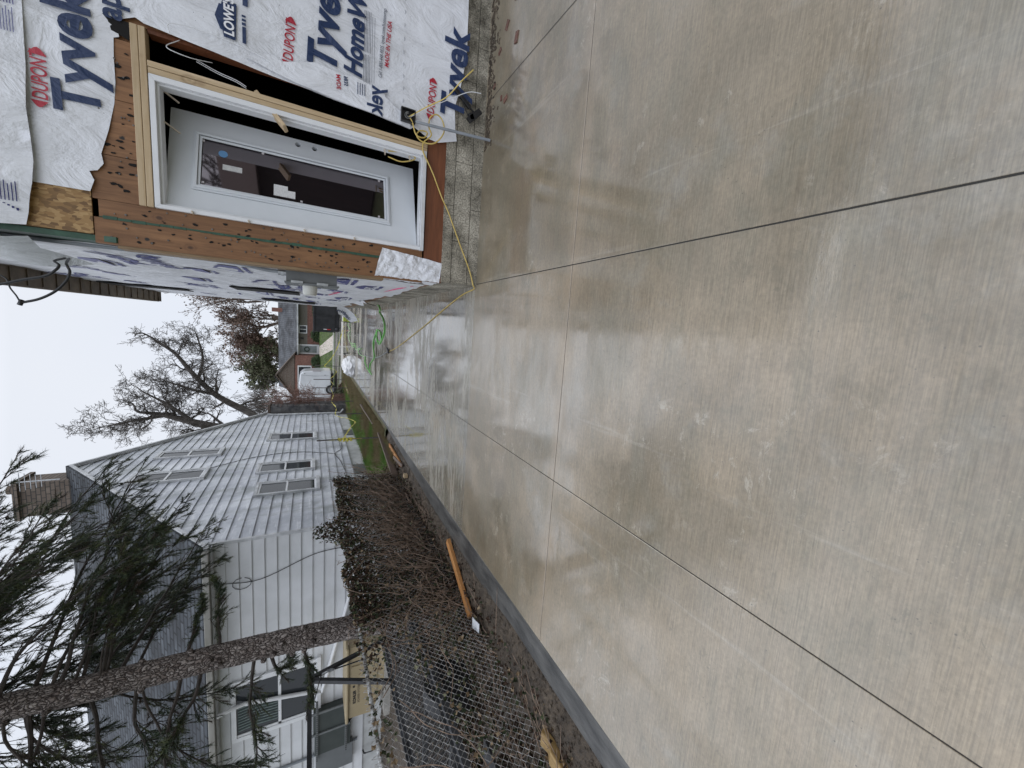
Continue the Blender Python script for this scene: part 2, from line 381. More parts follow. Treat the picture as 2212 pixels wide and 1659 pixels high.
# street, kerbs, sidewalk beyond
m_asph = concrete_mat('wet_street_concrete', True, ((.22, .215, .2), (.36, .35, .32)))
MB().box(-60, 60, 26.6, 32.2, -.2, -.045).build('street', m_asph, tg=(None, None, None, 'structure'))
cu = MB(); cu.box(-60, -2.9, 26.3, 26.6, -.2, .02); cu.box(-60, 60, 32.2, 32.45, -.2, .05); cu.box(1.6, 60, 26.3, 26.6, -.2, .02)
cu.box(-2.9, 1.6, 24.5, 26.6, -.2, -.03)
cu.build('kerb', basic('kerb_concrete', (.3, .29, .26), (.42, .4, .36), 4, .6, bmp=.2), tg=(None, None, None, 'structure'))
MB().box(-60, 60, 35.2, 36.3, -.2, 0).build('sidewalk', MATS['kerb_concrete'], tg=(None, None, None, 'structure'))
pw = MB(); pw.face([(-2.55, 36.3, .0), (-1.3, 36.3, .0), (-2.9, 45.1, .895), (-4.0, 45.1, .895)]); pw.build('front_path', basic('path_concrete', (.42, .36, .31), (.5, .44, .39), 4, .7), tg=(None, None, None, 'structure'))

# grass blades beside the driveway
def grass(name, n, region, hh, lab, mats, seed):
    r = random.Random(seed); b = MB()
    for _ in range(n):
        x, y = region(r)
        if x is None: continue
        z = max(-.03, grassz(x, y) if y > 9.6 else soilz(x, y)) if y < 25 else gz_(x, y)
        h = hh*r.uniform(.4, 1.2); a = r.uniform(0, 6.28); wv = Vector((math.cos(a), math.sin(a), 0))*r.uniform(.003, .006)*(1 if y < 25 else 5)
        ln = Vector((r.uniform(-.6, .6), r.uniform(-.6, .6), 1))*h; p = Vector((x, y, z))
        b.m = 0 if noise.noise(Vector((x*1.7, y*.9, 9)))+r.uniform(-.3, .3)+(-(x+3.9)*.45 if y < 25 else .5) > 0 else 1
        b.face([p-wv, p+wv, p+ln])
    return b.build(name, mats, tg=(lab[0], lab[1], None, 'stuff'), recalc=False)
m_gr = basic('green_grass_blade', (.08, .17, .02), (.15, .26, .045), 2, .6); m_gd = basic('dry_grass_blade', (.16, .13, .06), (.24, .19, .10), 2, .8)
def reg(r):
    y = r.uniform(8.3, 24) if r.random() < .45 else r.uniform(8.3, 13.5)
    x = r.uniform(-4.68, -2.62 if y > 9.7 else -2.8); return x, y
grass('grass', 90000, reg, .095, ('strip of green and straw coloured grass between the white house and driveway', 'grass'), [m_gr, m_gd], 3)
grass('far_lawn_grass', 16000, lambda r: (r.uniform(-9, 6), r.uniform(32.6, 45)) , .07, ('green front lawn of the brick house across the street', 'lawn'), [m_gr, m_gr], 5)

# ------------------------------------------------------------ RENOVATED HOUSE (right)
Y0 = 4.156; XC = .48
house = thing('house_under_renovation', 'two storey house in torn white building wrap with new door and concrete foundation', 'house', (XC, Y0, 0))
def found():
    m, nt, bs = newmat('mossy_foundation_block')
    a = noiset(nt, 2.6, 8, rough=.75); f = noiset(nt, 70, 4)
    c = ramp(nt, a, [(.36, (.055, .048, .032)), (.47, (.22, .20, .155)), (.62, (.42, .385, .31))])
    c = mixc(nt, .75, c, ramp(nt, f, [(.35, .15), (.62, .75)]), 'OVERLAY')
    nt.links.new(c, bs.inputs['Base Color']); bs.inputs['Roughness'].default_value = .8
    bump(nt, bs, f, .7, .008); return m
m_found = found()
fd = MB()
# block courses with mortar lines: front face and side face
for z0, z1 in ((-.1, .112), (.12, .298), (.305, .41)):
    x = XC+.005
    k = 0
    while x < 6:
        x2 = min(x+(.80 if (k or z0 != .12) else .45), 6); fd.box(x, x2-.005, Y0, Y0+.19, z0, z1); x = x2; k += 1
    y = Y0+.194; k = 0
    while y < 15.4:
        y2 = min(y+.8, 15.4); fd.box(XC+.005, XC+.19, y, y2-.004, z0, z1); y = y2
fd.box(XC+.02, 6, Y0+.016, Y0+.186, -.1, .408); fd.box(XC+.02, XC+.186, Y0+.19, 15.4, -.1, .408)
fd.build('foundation', m_found, house, bevel=.003)
# front sheathing around openings  (door opening x .79..2.03 z .60..2.80)
sh = MB()
def bd(x0, x1, z0, z1, y=Y0+.012): sh.box(x0, x1, y, y+.03, z0, z1)
bd(.455, .645, 1.0, 3.10); bd(.652, .775, .62, 3.07)   # vertical boards beside the door
bd(.455, .645, .62, .998)
for k, (x0, x1) in enumerate(((.778, 1.1), (1.104, 1.5), (1.504, 1.92))): bd(x0, x1, 2.80, 3.10-.0*k)
sh.box(XC-.025, XC-.001, Y0+.0425, Y0+.07, .6, 3.1)
bd(2.06, 6.0, .42, 5.6, Y0+.03); bd(.78, 2.06, 3.30, 5.6, Y0+.034); bd(1.925, 2.06, 2.82, 3.3, Y0+.033)
eb = MB(); eb.box(XC-.048, XC-.0255, Y0+.02, Y0+.17, 1.0, 2.98); eb.build('board_edge', wood_mat('pale_split_board_edge', (.20, .125, .06), (.36, .25, .14), 'z', spots=9), house)
sb = MB(); sb.box(XC-.01, 1.93, Y0+.008, Y0+.045, .405, .60); sb.build('sill_board', m_sill, house, bevel=.003)
sb = MB(); sb.prism([(.648, 3.07), (.652, 3.07), (.662, 1.04), (.645, 1.04)], 'y', Y0+.008, Y0+.013); 
for i in range(24):
    z = 1.06+i*.083; xx = .647+.006*noise.noise(Vector((0, z*3, 0)))
    sb.box(xx-.006-.006*rnd.random(), xx+.012*rnd.random()+.004, Y0+.006, Y0+.011, z, z+.08)
sb.build('green_paint_line', basic('green_paint', (.02, .06, .035), (.035, .10, .06), 18, .5), house)
ob = MB(); ob.box(.515, .83, Y0+.006, Y0+.02, 3.105, 3.46); ob.build('strand_board_panel', m_osb, house)
gb = MB(); gb.prism([(Y0+.0, 2.98), (Y0+.02, 3.10), (Y0+.02, 3.75), (Y0+.18, 3.95), (Y0+.22, 3.1), (Y0+.10, 2.92)], 'x', XC-.012, XC+.03)
gb.build('green_flashing', MATS['green_paint'], house)
# nails / plugs on boards
nl = sh; nl.m = 2
for _ in range(46):
    x = rnd.choice((.50, .53, .60, .69, .74))+rnd.uniform(-.015, .015); z = rnd.uniform(1.1, 3.02); nl.cyl((x, Y0+.004, z), (x, Y0+.013, z), rnd.uniform(.004, .008), 7)
for _ in range(16):
    x = rnd.uniform(.8, 1.85); z = rnd.uniform(2.84, 3.05); nl.cyl((x, Y0+.004, z), (x, Y0+.013, z), rnd.uniform(.004, .008), 7)
sp_ = sh; sp_.m = 1; rs_ = random.Random(17)
def spot(x, z, q, an):
    yy = Y0+.0085; pts = []
    for k in range(9):
        t = k*2*math.pi/9; rr2 = q*(.55+.6*rs_.random())*(1+.9*max(0, math.cos(t))); pts.append((x+rr2*math.cos(t)*math.cos(an)-rr2*.6*math.sin(t)*math.sin(an), yy, z+rr2*math.cos(t)*math.sin(an)+rr2*.6*math.sin(t)*math.cos(an)))
    sp_.face(pts)
for _ in range(60):
    x = rs_.choice((rs_.uniform(.47, .55), rs_.uniform(.56, .63), rs_.uniform(.665, .75))); spot(x, rs_.uniform(1.1, 3.0), rs_.uniform(.005, .016), rs_.choice((1.57, 1.3, 1.9, 4.7)))
for _ in range(30): spot(rs_.uniform(.8, 1.85), rs_.uniform(2.845, 3.0), rs_.uniform(.006, .019), rs_.choice((1.57, 1.2, 4.7)))
sh.build('sheathing', [m_ply, m_dark, basic('old_nail', (.05, .045, .04), (.2, .19, .18), 30, .5, metal=.5)], house, recalc=False)
# side wall and rest of the shell (dark inside)
sw = MB(); sw.box(XC+.002, XC+.1, Y0+.07, 15.4, .41, 5.62); sw.build('side_wall', m_ply, house)
rf = MB(); rf.prism([(XC-.3, 5.68), (XC-.3, 5.80), (3.6, 7.4), (6.1, 7.4), (6.1, 5.68)], 'y', Y0-.3, 15.5); rf.build('roof', basic('brown_roof_shingle', (.07, .05, .04), (.12, .09, .07), 20, .8, bmp=.4), house)
sf = MB(); y = Y0-.3
m_soff = basic('tan_soffit_panel', (.10, .07, .045), (.19, .14, .095), 4, .5, (1, 1, 1), bmp=.1)
while y < 14.95:
    sf.box(XC-.285, XC-.012, y, min(y+.385, 14.95), 5.615, 5.63); sf.box(XC-.285, XC-.012, y+.385, y+.40, 5.600, 5.635); y += .40
sf.box(XC-.315, XC-.285, Y0-.3, 15.0, 5.60, 5.76); sf.box(XC-.03, XC-.005, Y0-.3, 14.95, 5.57, 5.615); sf.box(XC-.285, XC-.005, 14.95, 14.99, 5.59, 5.76)
sf.build('soffit', m_soff, house)
# room behind the openings
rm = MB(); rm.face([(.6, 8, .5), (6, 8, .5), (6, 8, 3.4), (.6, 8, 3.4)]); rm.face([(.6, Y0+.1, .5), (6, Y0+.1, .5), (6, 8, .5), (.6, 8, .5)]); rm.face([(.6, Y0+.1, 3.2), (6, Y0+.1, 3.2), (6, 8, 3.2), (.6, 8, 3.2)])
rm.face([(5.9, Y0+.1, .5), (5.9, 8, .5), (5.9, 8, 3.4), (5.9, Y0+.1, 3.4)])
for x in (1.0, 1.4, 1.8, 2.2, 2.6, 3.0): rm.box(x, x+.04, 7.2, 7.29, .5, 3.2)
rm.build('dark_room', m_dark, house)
# rough framing: header + stud + jambs
fr = MB()
fr.box(.775, 2.05, Y0-.012, Y0+.075, 2.745, 2.785); fr.box(.775, 2.05, Y0-.010, Y0+.075, 2.788, 2.832)
fr.build('header_lumber', wood_mat('new_pine_header', (.50, .36, .20), (.66, .52, .34), 'x', knots=3.2), house, bevel=.004)
fr = MB(); fr.prism([(1.738, .61), (1.772, .61), (1.788, 2.742), (1.745, 2.742)], 'y', Y0-.006, Y0+.08); fr.prism([(1.775, .61), (1.81, .61), (1.832, 2.742), (1.791, 2.742)], 'y', Y0-.010, Y0+.08)
fr.build('jack_stud', m_pine, house, bevel=.003)
fr = MB(); fr.box(2.035, 2.07, Y0+.03, Y0+.12, .62, 2.74); fr.prism([(1.99, 1.2), (2.07, 1.2), (2.07, 2.0), (2.04, 2.05)], 'y', Y0+.035, Y0+.06); fr.build('old_opening_edge', m_sill, house)
bl = MB(); bl.prism([(1.93, 2.84), (2.05, 2.835), (2.06, 3.02), (2.0, 2.93), (1.97, 2.96), (1.955, 2.90)], 'y', Y0+.004, Y0+.01); bl.build('tar_paper_scrap', m_dark, house)
lb = MB(); lb.bar((1.86, Y0+.10, 2.06), (1.60, Y0-.02, 1.845), .03, .085, (0, 1, 0)); lb.build('loose_lumber_block', m_pine, house, bevel=.003)

# displacement shared by wrap sheets and their printing
def wr(u, v, amp=1.0):
    n = noise.noise(Vector((u*1.3, v*1.1, 1)))*.030+noise.noise(Vector((u*3.1+v*2.0, v*2.4, 5)))*.020+noise.noise(Vector((u*7+v*3, v*5, 8)))*.006
    return n*amp
def cloth(outline, fn, step=.05, seed=1, holes=()):
    """fine triangulated sheet inside a 2D outline, mapped by fn(u,v)->xyz"""
    pts = []
    def dens(o):
        out = []
        for i in range(len(o)):
            a = Vector(o[i]); b = Vector(o[(i+1) % len(o)]); k = max(1, int((b-a).length/step))
            for j in range(k): out.append(a.lerp(b, j/k))
        return out
    o = dens(outline); faces = [list(range(len(o)))]; pts += o
    us = [p.x for p in o]; vs = [p.y for p in o]; r = random.Random(seed)
    u = min(us)+step/2; row = 0
    poly = o
    def inside(x, y):
        c = False; n = len(poly)
        for i in range(n):
            a, b = poly[i], poly[(i+1) % n]
            if (a.y > y) != (b.y > y) and x < (b.x-a.x)*(y-a.y)/(b.y-a.y)+a.x: c = not c
        return c
    while u < max(us):
        v = min(vs)+step/2
        while v < max(vs):
            x, y = u+r.uniform(-.3, .3)*step, v+r.uniform(-.3, .3)*step
            if inside(x, y): pts.append(Vector((x, y)))
            v += step
        u += step
    V, E_, F_, *_ = delaunay_2d_cdt(pts, [], faces, 1, 1e-5)
    b = MB(); b.v = [tuple(fn(p.x, p.y)) for p in V]; b.f = [tuple(f) for f in F_]; b.mi = [0]*len(b.f)
    return b
CURVES = []
def textmb(s, size, fn, org, rot=0, shear=0, bold=0, sx=1, mirror=False, mb=None, center=False):
    cu = bpy.data.curves.new('t', 'FONT'); cu.body = s; cu.size = size; cu.shear = shear; cu.offset = bold; cu.resolution_u = 4
    if center: cu.align_x = 'CENTER'
    o = bpy.data.objects.new('t', cu); COL.objects.link(o); dg = bpy.context.evaluated_depsgraph_get(); dg.update()
    me = bpy.data.meshes.new_from_object(o.evaluated_get(dg)); b = mb or MB(); n = len(b.v); c_, s_ = math.cos(rot), math.sin(rot)
    for v in me.vertices:
        x = v.co.x*sx*(-1 if mirror else 1); y = v.co.y; b.v.append(tuple(fn(org[0]+x*c_-y*s_, org[1]+x*s_+y*c_)))
    for p in me.polygons: b.f.append(tuple(n+i for i in p.vertices)); b.mi.append(b.m)
    bpy.data.objects.remove(o); bpy.data.meshes.remove(me); bpy.data.curves.remove(cu); return b
def rect2(b, fn, u0, u1, v0, v1, rot=0, c=(0, 0)):
    P = [(u0, v0), (u1, v0), (u1, v1), (u0, v1)]; cc, ss = math.cos(rot), math.sin(rot)
    b.face([fn(c[0]+u*cc-v*ss, c[1]+u*ss+v*cc) for u, v in P])
def poly2(b, fn, pts): b.face([fn(u, v) for u, v in pts])

# ---- front wrap: right of the door, joined above it
def hang(x, z):   # loose lower hem billows outwards
    return max(0, (.75-z))*.05+.02*max(0, (.7-z))*math.sin(x*9)
FW_ = lambda x, z: (x, Y0-.004+wr(x, z)-hang(x, z), z)
front = [(2.075, 2.75), (2.10, 2.80), (2.05, 2.90), (2.023, 2.874), (2.005, 2.90), (1.935, 2.895), (1.919, 2.925), (1.80, 2.93), (1.62, 2.93), (1.471, 2.945), (1.28, 2.98), (1.10, 3.03), (1.03, 3.02), (.975, 3.055), (.96, 3.10), (.90, 3.075), (.815, 3.10),
         (.82, 3.40), (.84, 3.62), (.84, 5.6), (6, 5.6), (6, .25), (3.3, .25), (2.95, .255), (2.684, .254), (2.42, .30), (2.221, .353), (2.03, .335), (1.914, .312), (1.85, .505), (1.862, .60), (1.93, .75), (1.90, .79), (1.95, 1.3), (2.0, 2.07), (2.04, 2.45)]
fw = cloth(front, FW_, .055, 3).build('front_house_wrap', m_wrap, house, smooth=True, recalc=True)
UW = lambda x, z: (x, Y0-.028+wr(x+5, z)*.9-.02*max(0, .15-(z-3.4)), z)
up = [(.515, 3.44), (.60, 3.42), (.72, 3.40), (.80, 3.385), (.95, 3.375), (1.3, 3.385), (1.7, 3.37), (2.1, 3.36), (2.6, 3.35), (4, 3.35), (6, 3.35), (6, 5.6), (.49, 5.6), (.49, 3.7)]
cloth(up, UW, .06, 5).build('upper_house_wrap', m_wrap, house, smooth=True)
# folded back flap of the slit (shows the reverse, print mirrored)
FL = lambda x, z: (x, Y0-.022+wr(x, z)-.012*math.sin((z-.8)*3)-.03*max(0, 2.14-x), z)
flap = [(2.06, 2.12), (2.13, 2.02), (2.15, 1.93), (2.12, 1.87), (2.20, 1.62), (2.175, 1.40), (2.19, 1.30), (2.165, 1.15), (2.17, 1.05), (2.10, 1.035), (2.05, .95), (1.97, .78), (1.90, .80), (1.93, 1.2), (1.98, 1.75)]
fo = cloth(flap, FL, .045, 9).build('wrap_flap', m_wrap, house, smooth=True)
PF = lambda x, z: (x, Y0-.016+wr(x, z)-hang(x, z)-.0, z)
PU = lambda x, z: (x, UW(x, z)[1]-.009, z)
PL = lambda x, z: (x, FL(x, z)[1]-.006, z)
def word(t, size, fn, org, rot=0, shear=0, bold=0, sx=1, mat=None, par=None, mirror=False): return textmb(t, size, fn, org, rot, shear, bold, sx, mirror).build('lettering', mat, par, recalc=False)
word('Tyvek', .335, PF, (1.345, 3.02), R(2), .0, .010, .98, mat=m_navy, par=fw)
nv = MB()
word('ap', .20, PF, (2.035, 2.875), 0, .0, .006, .9, mat=m_navy, par=fw)
word('Tyvek', .315, PF, (2.165, 1.46), R(-3), .12, .011, .98, mat=m_navy, par=fw)
word('HomeWrap', .205, PF, (2.20, 1.245), R(-3), .2, .008, .92, mat=m_navy, par=fw)
word('Tyvek', .33, PF, (2.11, .27), R(-2), .08, .010, 1.0, mat=m_navy, par=fw)
poly2(nv, PF, [(2.155, 2.185), (2.155, 2.262), (2.20, 2.27), (2.205, 2.285), (2.293, 2.318), (2.385, 2.29), (2.385, 2.275), (2.42, 2.268), (2.42, 2.175)])
rect2(nv, PF, 2.155, 2.275, 2.115, 2.14); rect2(nv, PF, 2.285, 2.305, 2.115, 2.142); rect2(nv, PF, 2.315, 2.332, 2.115, 2.142); rect2(nv, PF, 2.345, 2.36, 2.115, 2.142); rect2(nv, PF, 2.43, 2.7, 2.10, 2.135)
nv.build('store_emblem', m_navy, fw, recalc=False)
PF2 = lambda x, z: (x, PF(x, z)[1]-.004, z)
textmb("LOWE'S", .09, PF2, (2.172, 2.196), R(0), .1, .003, .86).build('lettering', basic('white_print', (.8, .8, .82), None, rough=.5), fw, recalc=False)
def dup(fn, x, z, wd, h, rot=0):
    rd = MB()
    textmb('DUPONT', h*1.35, fn, (x, z), rot, .05, h*.02, wd/(h*1.35*3.65)*.92, mb=rd)
    c_, s_ = math.cos(rot), math.sin(rot)
    for side, xx in ((-1, x-wd*.03), (1, x+wd*.97)):
        pts = [(xx, z-h*.06)]+[(xx+side*wd*.16*math.sin(t*math.pi/6), z+h*(-.02+1.02*t/6)) for t in range(1, 6)]+[(xx, z+h*1.04)]
        pts = [(x+(u-x)*c_-(v-z)*s_, z+(u-x)*s_+(v-z)*c_) for u, v in pts]
        rd.face([fn(u, v) for u, v in pts])
    rd.build('red_lettering', m_red, fw, recalc=False)
dup(PF, 1.375, 3.285, .29, .085, R(-2)); dup(PF, 2.15, 1.79, .30, .078, R(-5)); dup(PF, 2.09, .565, .30, .075, R(-4))
word('MADE IN THE USA', .052, PF, (2.375, 1.005), R(-3), .15, .0012, .92, m_red, fw)
gp = MB()
textmb('Call 1-800-448-9835  tyvek.com/homewrap', .043, PF, (2.265, 1.065), R(-3), .1, .0008, .78, mb=gp)
for k in range(5):
    z = 1.225-k*.013; rect2(gp, PF, 2.16, 2.42, z-.004, z, R(0)); rect2(gp, PF, 2.44, 2.78, z-.008, z-.004)
for k in range(2): rect2(gp, PF, 2.2, 2.75, 1.15-k*.02, 1.153-k*.02)
for k in range(34):
    xx = 2.0+k*.11; rect2(gp, PF, xx, xx+.035, .865, .868); rect2(gp, PF, xx+.01, xx+.03, .857, .859)
rr = random.Random(4)
for k in range(60):
    xx = rr.uniform(2.2, 3.2); zz = rr.uniform(.5, 2.6); rect2(gp, PF, xx, xx+rr.uniform(.004, .012), zz, zz+.003)
tag(gp.build('small_print', m_gprint, fw, recalc=False), kind='stuff')
word('yek', .19, PL, (2.165, 1.06), 0, 0, .005, .9, m_navy, fo, True)
word('MADE', .05, PL, (2.165, 1.42), R(4), .1, .001, .9, m_red, fo, True); word('9835', .045, PL, (2.17, 1.36), R(4), .1, .001, .9, m_navy, fo, True); fp = MB()
for k in range(4): rect2(fp, PL, 2.05, 2.15, 1.27-k*.02, 1.276-k*.02)
tag(fp.build('small_print', m_navy, fo, recalc=False), kind='stuff')
ub = MB()
for j in range(2):
    for k in range(7): rect2(ub, PU, .60+.012*k, .60+.018+.008*k, 3.46+.02*k, 3.472+.02*k); rect2(ub, PU, .66, .79-.01*(k % 3), 3.46+.018*k, 3.466+.018*k)
for k in range(8): rect2(ub, PU, 1.92, 2.12-.012*(k % 3), 3.40+.014*k, 3.405+.014*k); rect2(ub, PU, 1.75, 1.90-.02*(k % 2), 3.41+.014*k, 3.414+.014*k)
th_ = [(0.615+.02*math.cos(t), 3.62+.02*math.sin(t)) for t in [i*math.pi/6 for i in range(12)]]; poly2(ub, PU, th_)
tag(ub.build('violet_small_print', m_blueprint, house, recalc=False), kind='stuff')
# corner patch at the bottom left
def cr_(x, z): return -abs(noise.noise(Vector((x*11+z*5, z*9, 2))))*.030-abs(noise.noise(Vector((x*24, z*21+x*9, 6))))*.014
CP = lambda x, z: ((x, Y0+.008+cr_(x, z), z) if x > XC-.01 else (XC-.004+cr_(x, z)*.8, Y0+(XC-.01-x), z))
cloth([(.745, 1.02), (.70, .60), (.675, .405), (.45, .43), (.20, .43), (.22, 1.08), (.40, 1.10), (.60, 1.06)], CP, .014, 11).build('corner_patch', m_wrap, house)
# ---- side wrap
SW_ = lambda y, z: (XC-.010-abs(wr(y*.8, z*1.0))*1.5-.012*max(0, math.sin(y*2.2+z)), y, z)
side = [(Y0+.30, 1.0), (Y0+.28, .50), (Y0+.9, .47), (5.6, .50), (6.2, .46), (6.9, .52), (7.6, .50), (8.3, .58), (8.7, .72), (9.2, .60), (9.8, .66), (10.4, .50), (11.2, .75), (12, .62), (12.8, .9), (13.4, .6), (14.2, .7), (15.38, .55), (15.38, 5.58),
        (Y0+.25, 5.58), (Y0+.24, 4.3), (Y0+.19, 3.2), (Y0+.24, 2.9), (Y0+.21, 2.4), (Y0+.24, 1.6)]
sd = cloth(side, SW_, .085, 13).build('side_house_wrap', m_wrap, house, smooth=True)
PS = lambda u, z: (SW_(-u, z)[0]-.007, -u, z)
sbp = MB(); sred = MB()
r = random.Random(21)
for (yy, zz) in [(5.1, 1.30), (5.55, .95), (6.6, 1.65), (6.9, 1.25), (8.2, 1.5), (8.7, 1.05), (9.9, 1.6), (10.3, 1.15), (11.7, 1.6), (12.2, 1.1), (13.6, 1.5), (5.0, 2.35), (5.6, 2.75), (6.5, 2.2), (7.2, 3.1), (9.8, 2.5), (11, 3.2), (12.5, 2.6), (14, 3.0), (6.0, 3.7), (8, 4.2), (10, 4.6), (12.7, 4.0)]:
    u = -yy; sbp = MB()
    poly2(sbp, PS, [(u-.26, zz-.05), (u-.26, zz+.10), (u-.18, zz+.12), (u, zz+.19), (u+.18, zz+.12), (u+.26, zz+.10), (u+.26, zz-.05)])
    for q in range(3): rect2(sbp, PS, u-.26+.1*q, u-.19+.1*q, zz-.13, zz-.085)
    rect2(sbp, PS, u+.06, u+.26, zz-.13, zz-.085); sbp.build('store_emblem', m_blueprint, sd, recalc=False)
for (yy, zz) in [(5.3, 3.1), (7.4, 1.9), (9.0, 3.4), (7.1, 4.4), (11.3, 2.1), (12.0, 5.0), (9.5, 5.1)]:
    word('Tyvek', .42, PS, (-yy-.5, zz), R(3), .1, .012, 1, m_blueprint, sd); word('HomeWrap', .22, PS, (-yy-.45, zz-.22), R(3), .1, .006, 1, m_blueprint, sd)
word('DUPONT', .11, PS, (-8.3, 2.35), 0, .05, .003, 1, m_red, sd)
PS2 = lambda u, z: (PS(u, z)[0]-.004, -u, z)
for (yy, zz) in [(5.1, 1.30), (5.55, .95), (6.6, 1.65), (6.9, 1.25), (8.2, 1.5), (8.7, 1.05), (9.9, 1.6), (10.3, 1.15)]: word("LOWE'S", .13, PS2, (-yy-.2, zz-.02), 0, .1, .004, .8, MATS['white_print'], sd)
for (a, b) in (((4.75, .56), (5.9, .72)), ((7.0, 1.20), (8.1, 1.36))):
    d = .012 if a[0] < 5 else .035; sred = MB()
    poly2(sred, PS, [(-a[0], a[1]-d*.3), (-a[0], a[1]+d), (-(a[0]+b[0])/2, (a[1]+b[1])/2+d*1.5), (-b[0], b[1]+d*.5), (-b[0], b[1]-d*.3)]); sred.build('pink_mark', m_pink, sd, recalc=False)
# near-black panels on the side wrap stand in for shade inside window holes
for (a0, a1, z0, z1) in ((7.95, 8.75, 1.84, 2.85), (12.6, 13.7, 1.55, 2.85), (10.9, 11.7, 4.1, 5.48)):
    so_ = MB(); so_.box(XC-.062, XC-.045, a0, a1, z0, z1); so_.build('window_hole_shade', m_dark, house)
# curled hem flaps at the far bottom
fm = MB()
hf = cloth([(0, 0), (.5, .0), (.95, -.45), (.75, -.62), (.3, -.3)], lambda u, v: (XC-.03-.55*u-.05*math.sin(v*6), 12.3+u*1.2, .95+v*1.0+.03*math.sin(u*9)), .06, 2)
fo2 = hf.build('hem_flap', m_wrap, house, smooth=True)
hp = MB(); textmb('HomeWra', .15, lambda u, v: (XC-.035-.55*u-.05*math.sin(v*6), 12.3+u*1.2-.02, .95+v*1.0+.03*math.sin(u*9)), (.85, -.35), R(145), .1, .004, mb=hp); hp.build('flap_lettering', m_navy, fo2, recalc=False)
cloth([(0, 0), (1.1, 0), (.9, -.2), (.62, -.12), (.5, -.42), (.22, -.15)], lambda u, v: (XC-.03+.25*v-.03*math.sin(u*8), 8.6+u*1.6, .72+v), .06, 4).build('hem_flap', m_wrap, house, smooth=True)
# big loose flap at the top corner
cloth([(0, 0), (.25, .02), (.62, -.18), (.72, .1), (.68, .45), (.75, .75), (.5, 1.0), (0, 1.0)], lambda u, v: (XC-.045-.16*u-.03*math.sin(v*7)-.12*max(0, .5-v)*u, Y0-.06+.72*u, 3.42+v+.0*u), .04, 6).build('corner_flap', m_wback, house, smooth=True)

# ---- door unit
door = thing('exterior_door', 'pale grey glazed exterior door ajar in a white frame on new pine lumber', 'door', (.80, Y0, .62))
f = MB()
f.prism([(.775, .618), (.775, 2.735), (.805, 2.70), (.805, .668)], 'y', Y0-.022, Y0+.012)
f.prism([(1.732, .618), (1.738, 2.735), (1.698, 2.70), (1.690, .668)], 'y', Y0-.022, Y0+.012)
f.prism([(.775, 2.7355), (1.738, 2.7355), (1.698, 2.7), (.805, 2.7)], 'y', Y0-.022, Y0+.012)
f.build('frame', m_white, door, bevel=.002)
f = MB(); f.prism([(.805, .66), (.822, .66), (.822, 2.70), (.805, 2.70)], 'y', Y0+.0125, Y0+.11); f.prism([(1.690, .66), (1.675, .66), (1.684, 2.70), (1.699, 2.70)], 'y', Y0+.0125, Y0+.11); f.box(.822, 1.684, Y0+.0125, Y0+.11, 2.683, 2.70)
f.build('jamb', m_white, door)
f = MB(); f.box(.77, 1.735, Y0-.03, Y0+.115, .618, .655); f.box(.80, 1.70, Y0-.005, Y0+.09, .6555, .668); f.build('threshold', basic('threshold_aluminium', (.6, .61, .62), (.7, .71, .72), 12, .35, metal=.3), door, bevel=.003)
A = math.atan2(.30, .865); hx, hy = .825, Y0+.05
ux = Vector((math.cos(A), math.sin(A), 0)); uy = Vector((-math.sin(A), math.cos(A), 0)); uz = Vector((0, 0, 1)); ZB, ZT, WD, TH = .672, 2.695, .90, .044
def D(u, z, d=0): return Vector((hx, hy, 0))+ux*u+uz*z+uy*d
def dbox(mb, u0, u1, z0, z1, d0, d1): mb.obox(D((u0+u1)/2, (z0+z1)/2, (d0+d1)/2), ux, uy, uz, (u1-u0)/2, abs(d1-d0)/2, (z1-z0)/2)
m_door = basic('primed_door_paint', (.66, .69, .72), (.71, .74, .77), 3, .42)
s = MB(); GU0, GU1, GZ0, GZ1 = .175, .725, .93, 2.53
dbox(s, 0, GU0, ZB, ZT, 0, TH); dbox(s, GU0, GU1, ZB, GZ0, 0, TH); dbox(s, GU0, GU1, GZ1, ZT, 0, TH)
# lock stile pierced by two bores
holes = [(.845, 1.62), (.845, 1.76)]; hr = .024
poly = []
b2 = delaunay_2d_cdt([Vector(p) for p in [(GU1, ZB), (WD, ZB), (WD, ZT), (GU1, ZT)]]+[Vector((hu+hr*math.cos(i*math.pi/8), hv+hr*math.sin(i*math.pi/8))) for hu, hv in holes for i in range(16)], [], [[0, 1, 2, 3], list(range(4, 20))[::-1], list(range(20, 36))[::-1]], 0, 1e-6)
Vv, _, Ff, *_r = b2
for fc in Ff:
    cx = sum(Vv[i].x for i in fc)/len(fc); cz = sum(Vv[i].y for i in fc)/len(fc)
    if any(math.hypot(cx-hu, cz-hv) < hr*.98 for hu, hv in holes): continue
    s.face([D(Vv[i].x, Vv[i].y, 0) for i in fc]); s.face([D(Vv[i].x, Vv[i].y, TH) for i in fc])
dbox(s, WD-.0005, WD, ZB, ZT, 0, TH)
for hu, hv in holes:
    for i in range(16):
        a, b = i*math.pi/8, (i+1)*math.pi/8
        s.face([D(hu+hr*math.cos(a), hv+hr*math.sin(a), 0), D(hu+hr*math.cos(b), hv+hr*math.sin(b), 0), D(hu+hr*math.cos(b), hv+hr*math.sin(b), TH), D(hu+hr*math.cos(a), hv+hr*math.sin(a), TH)])
slab = s.build('door_slab', m_door, door)
t = MB()
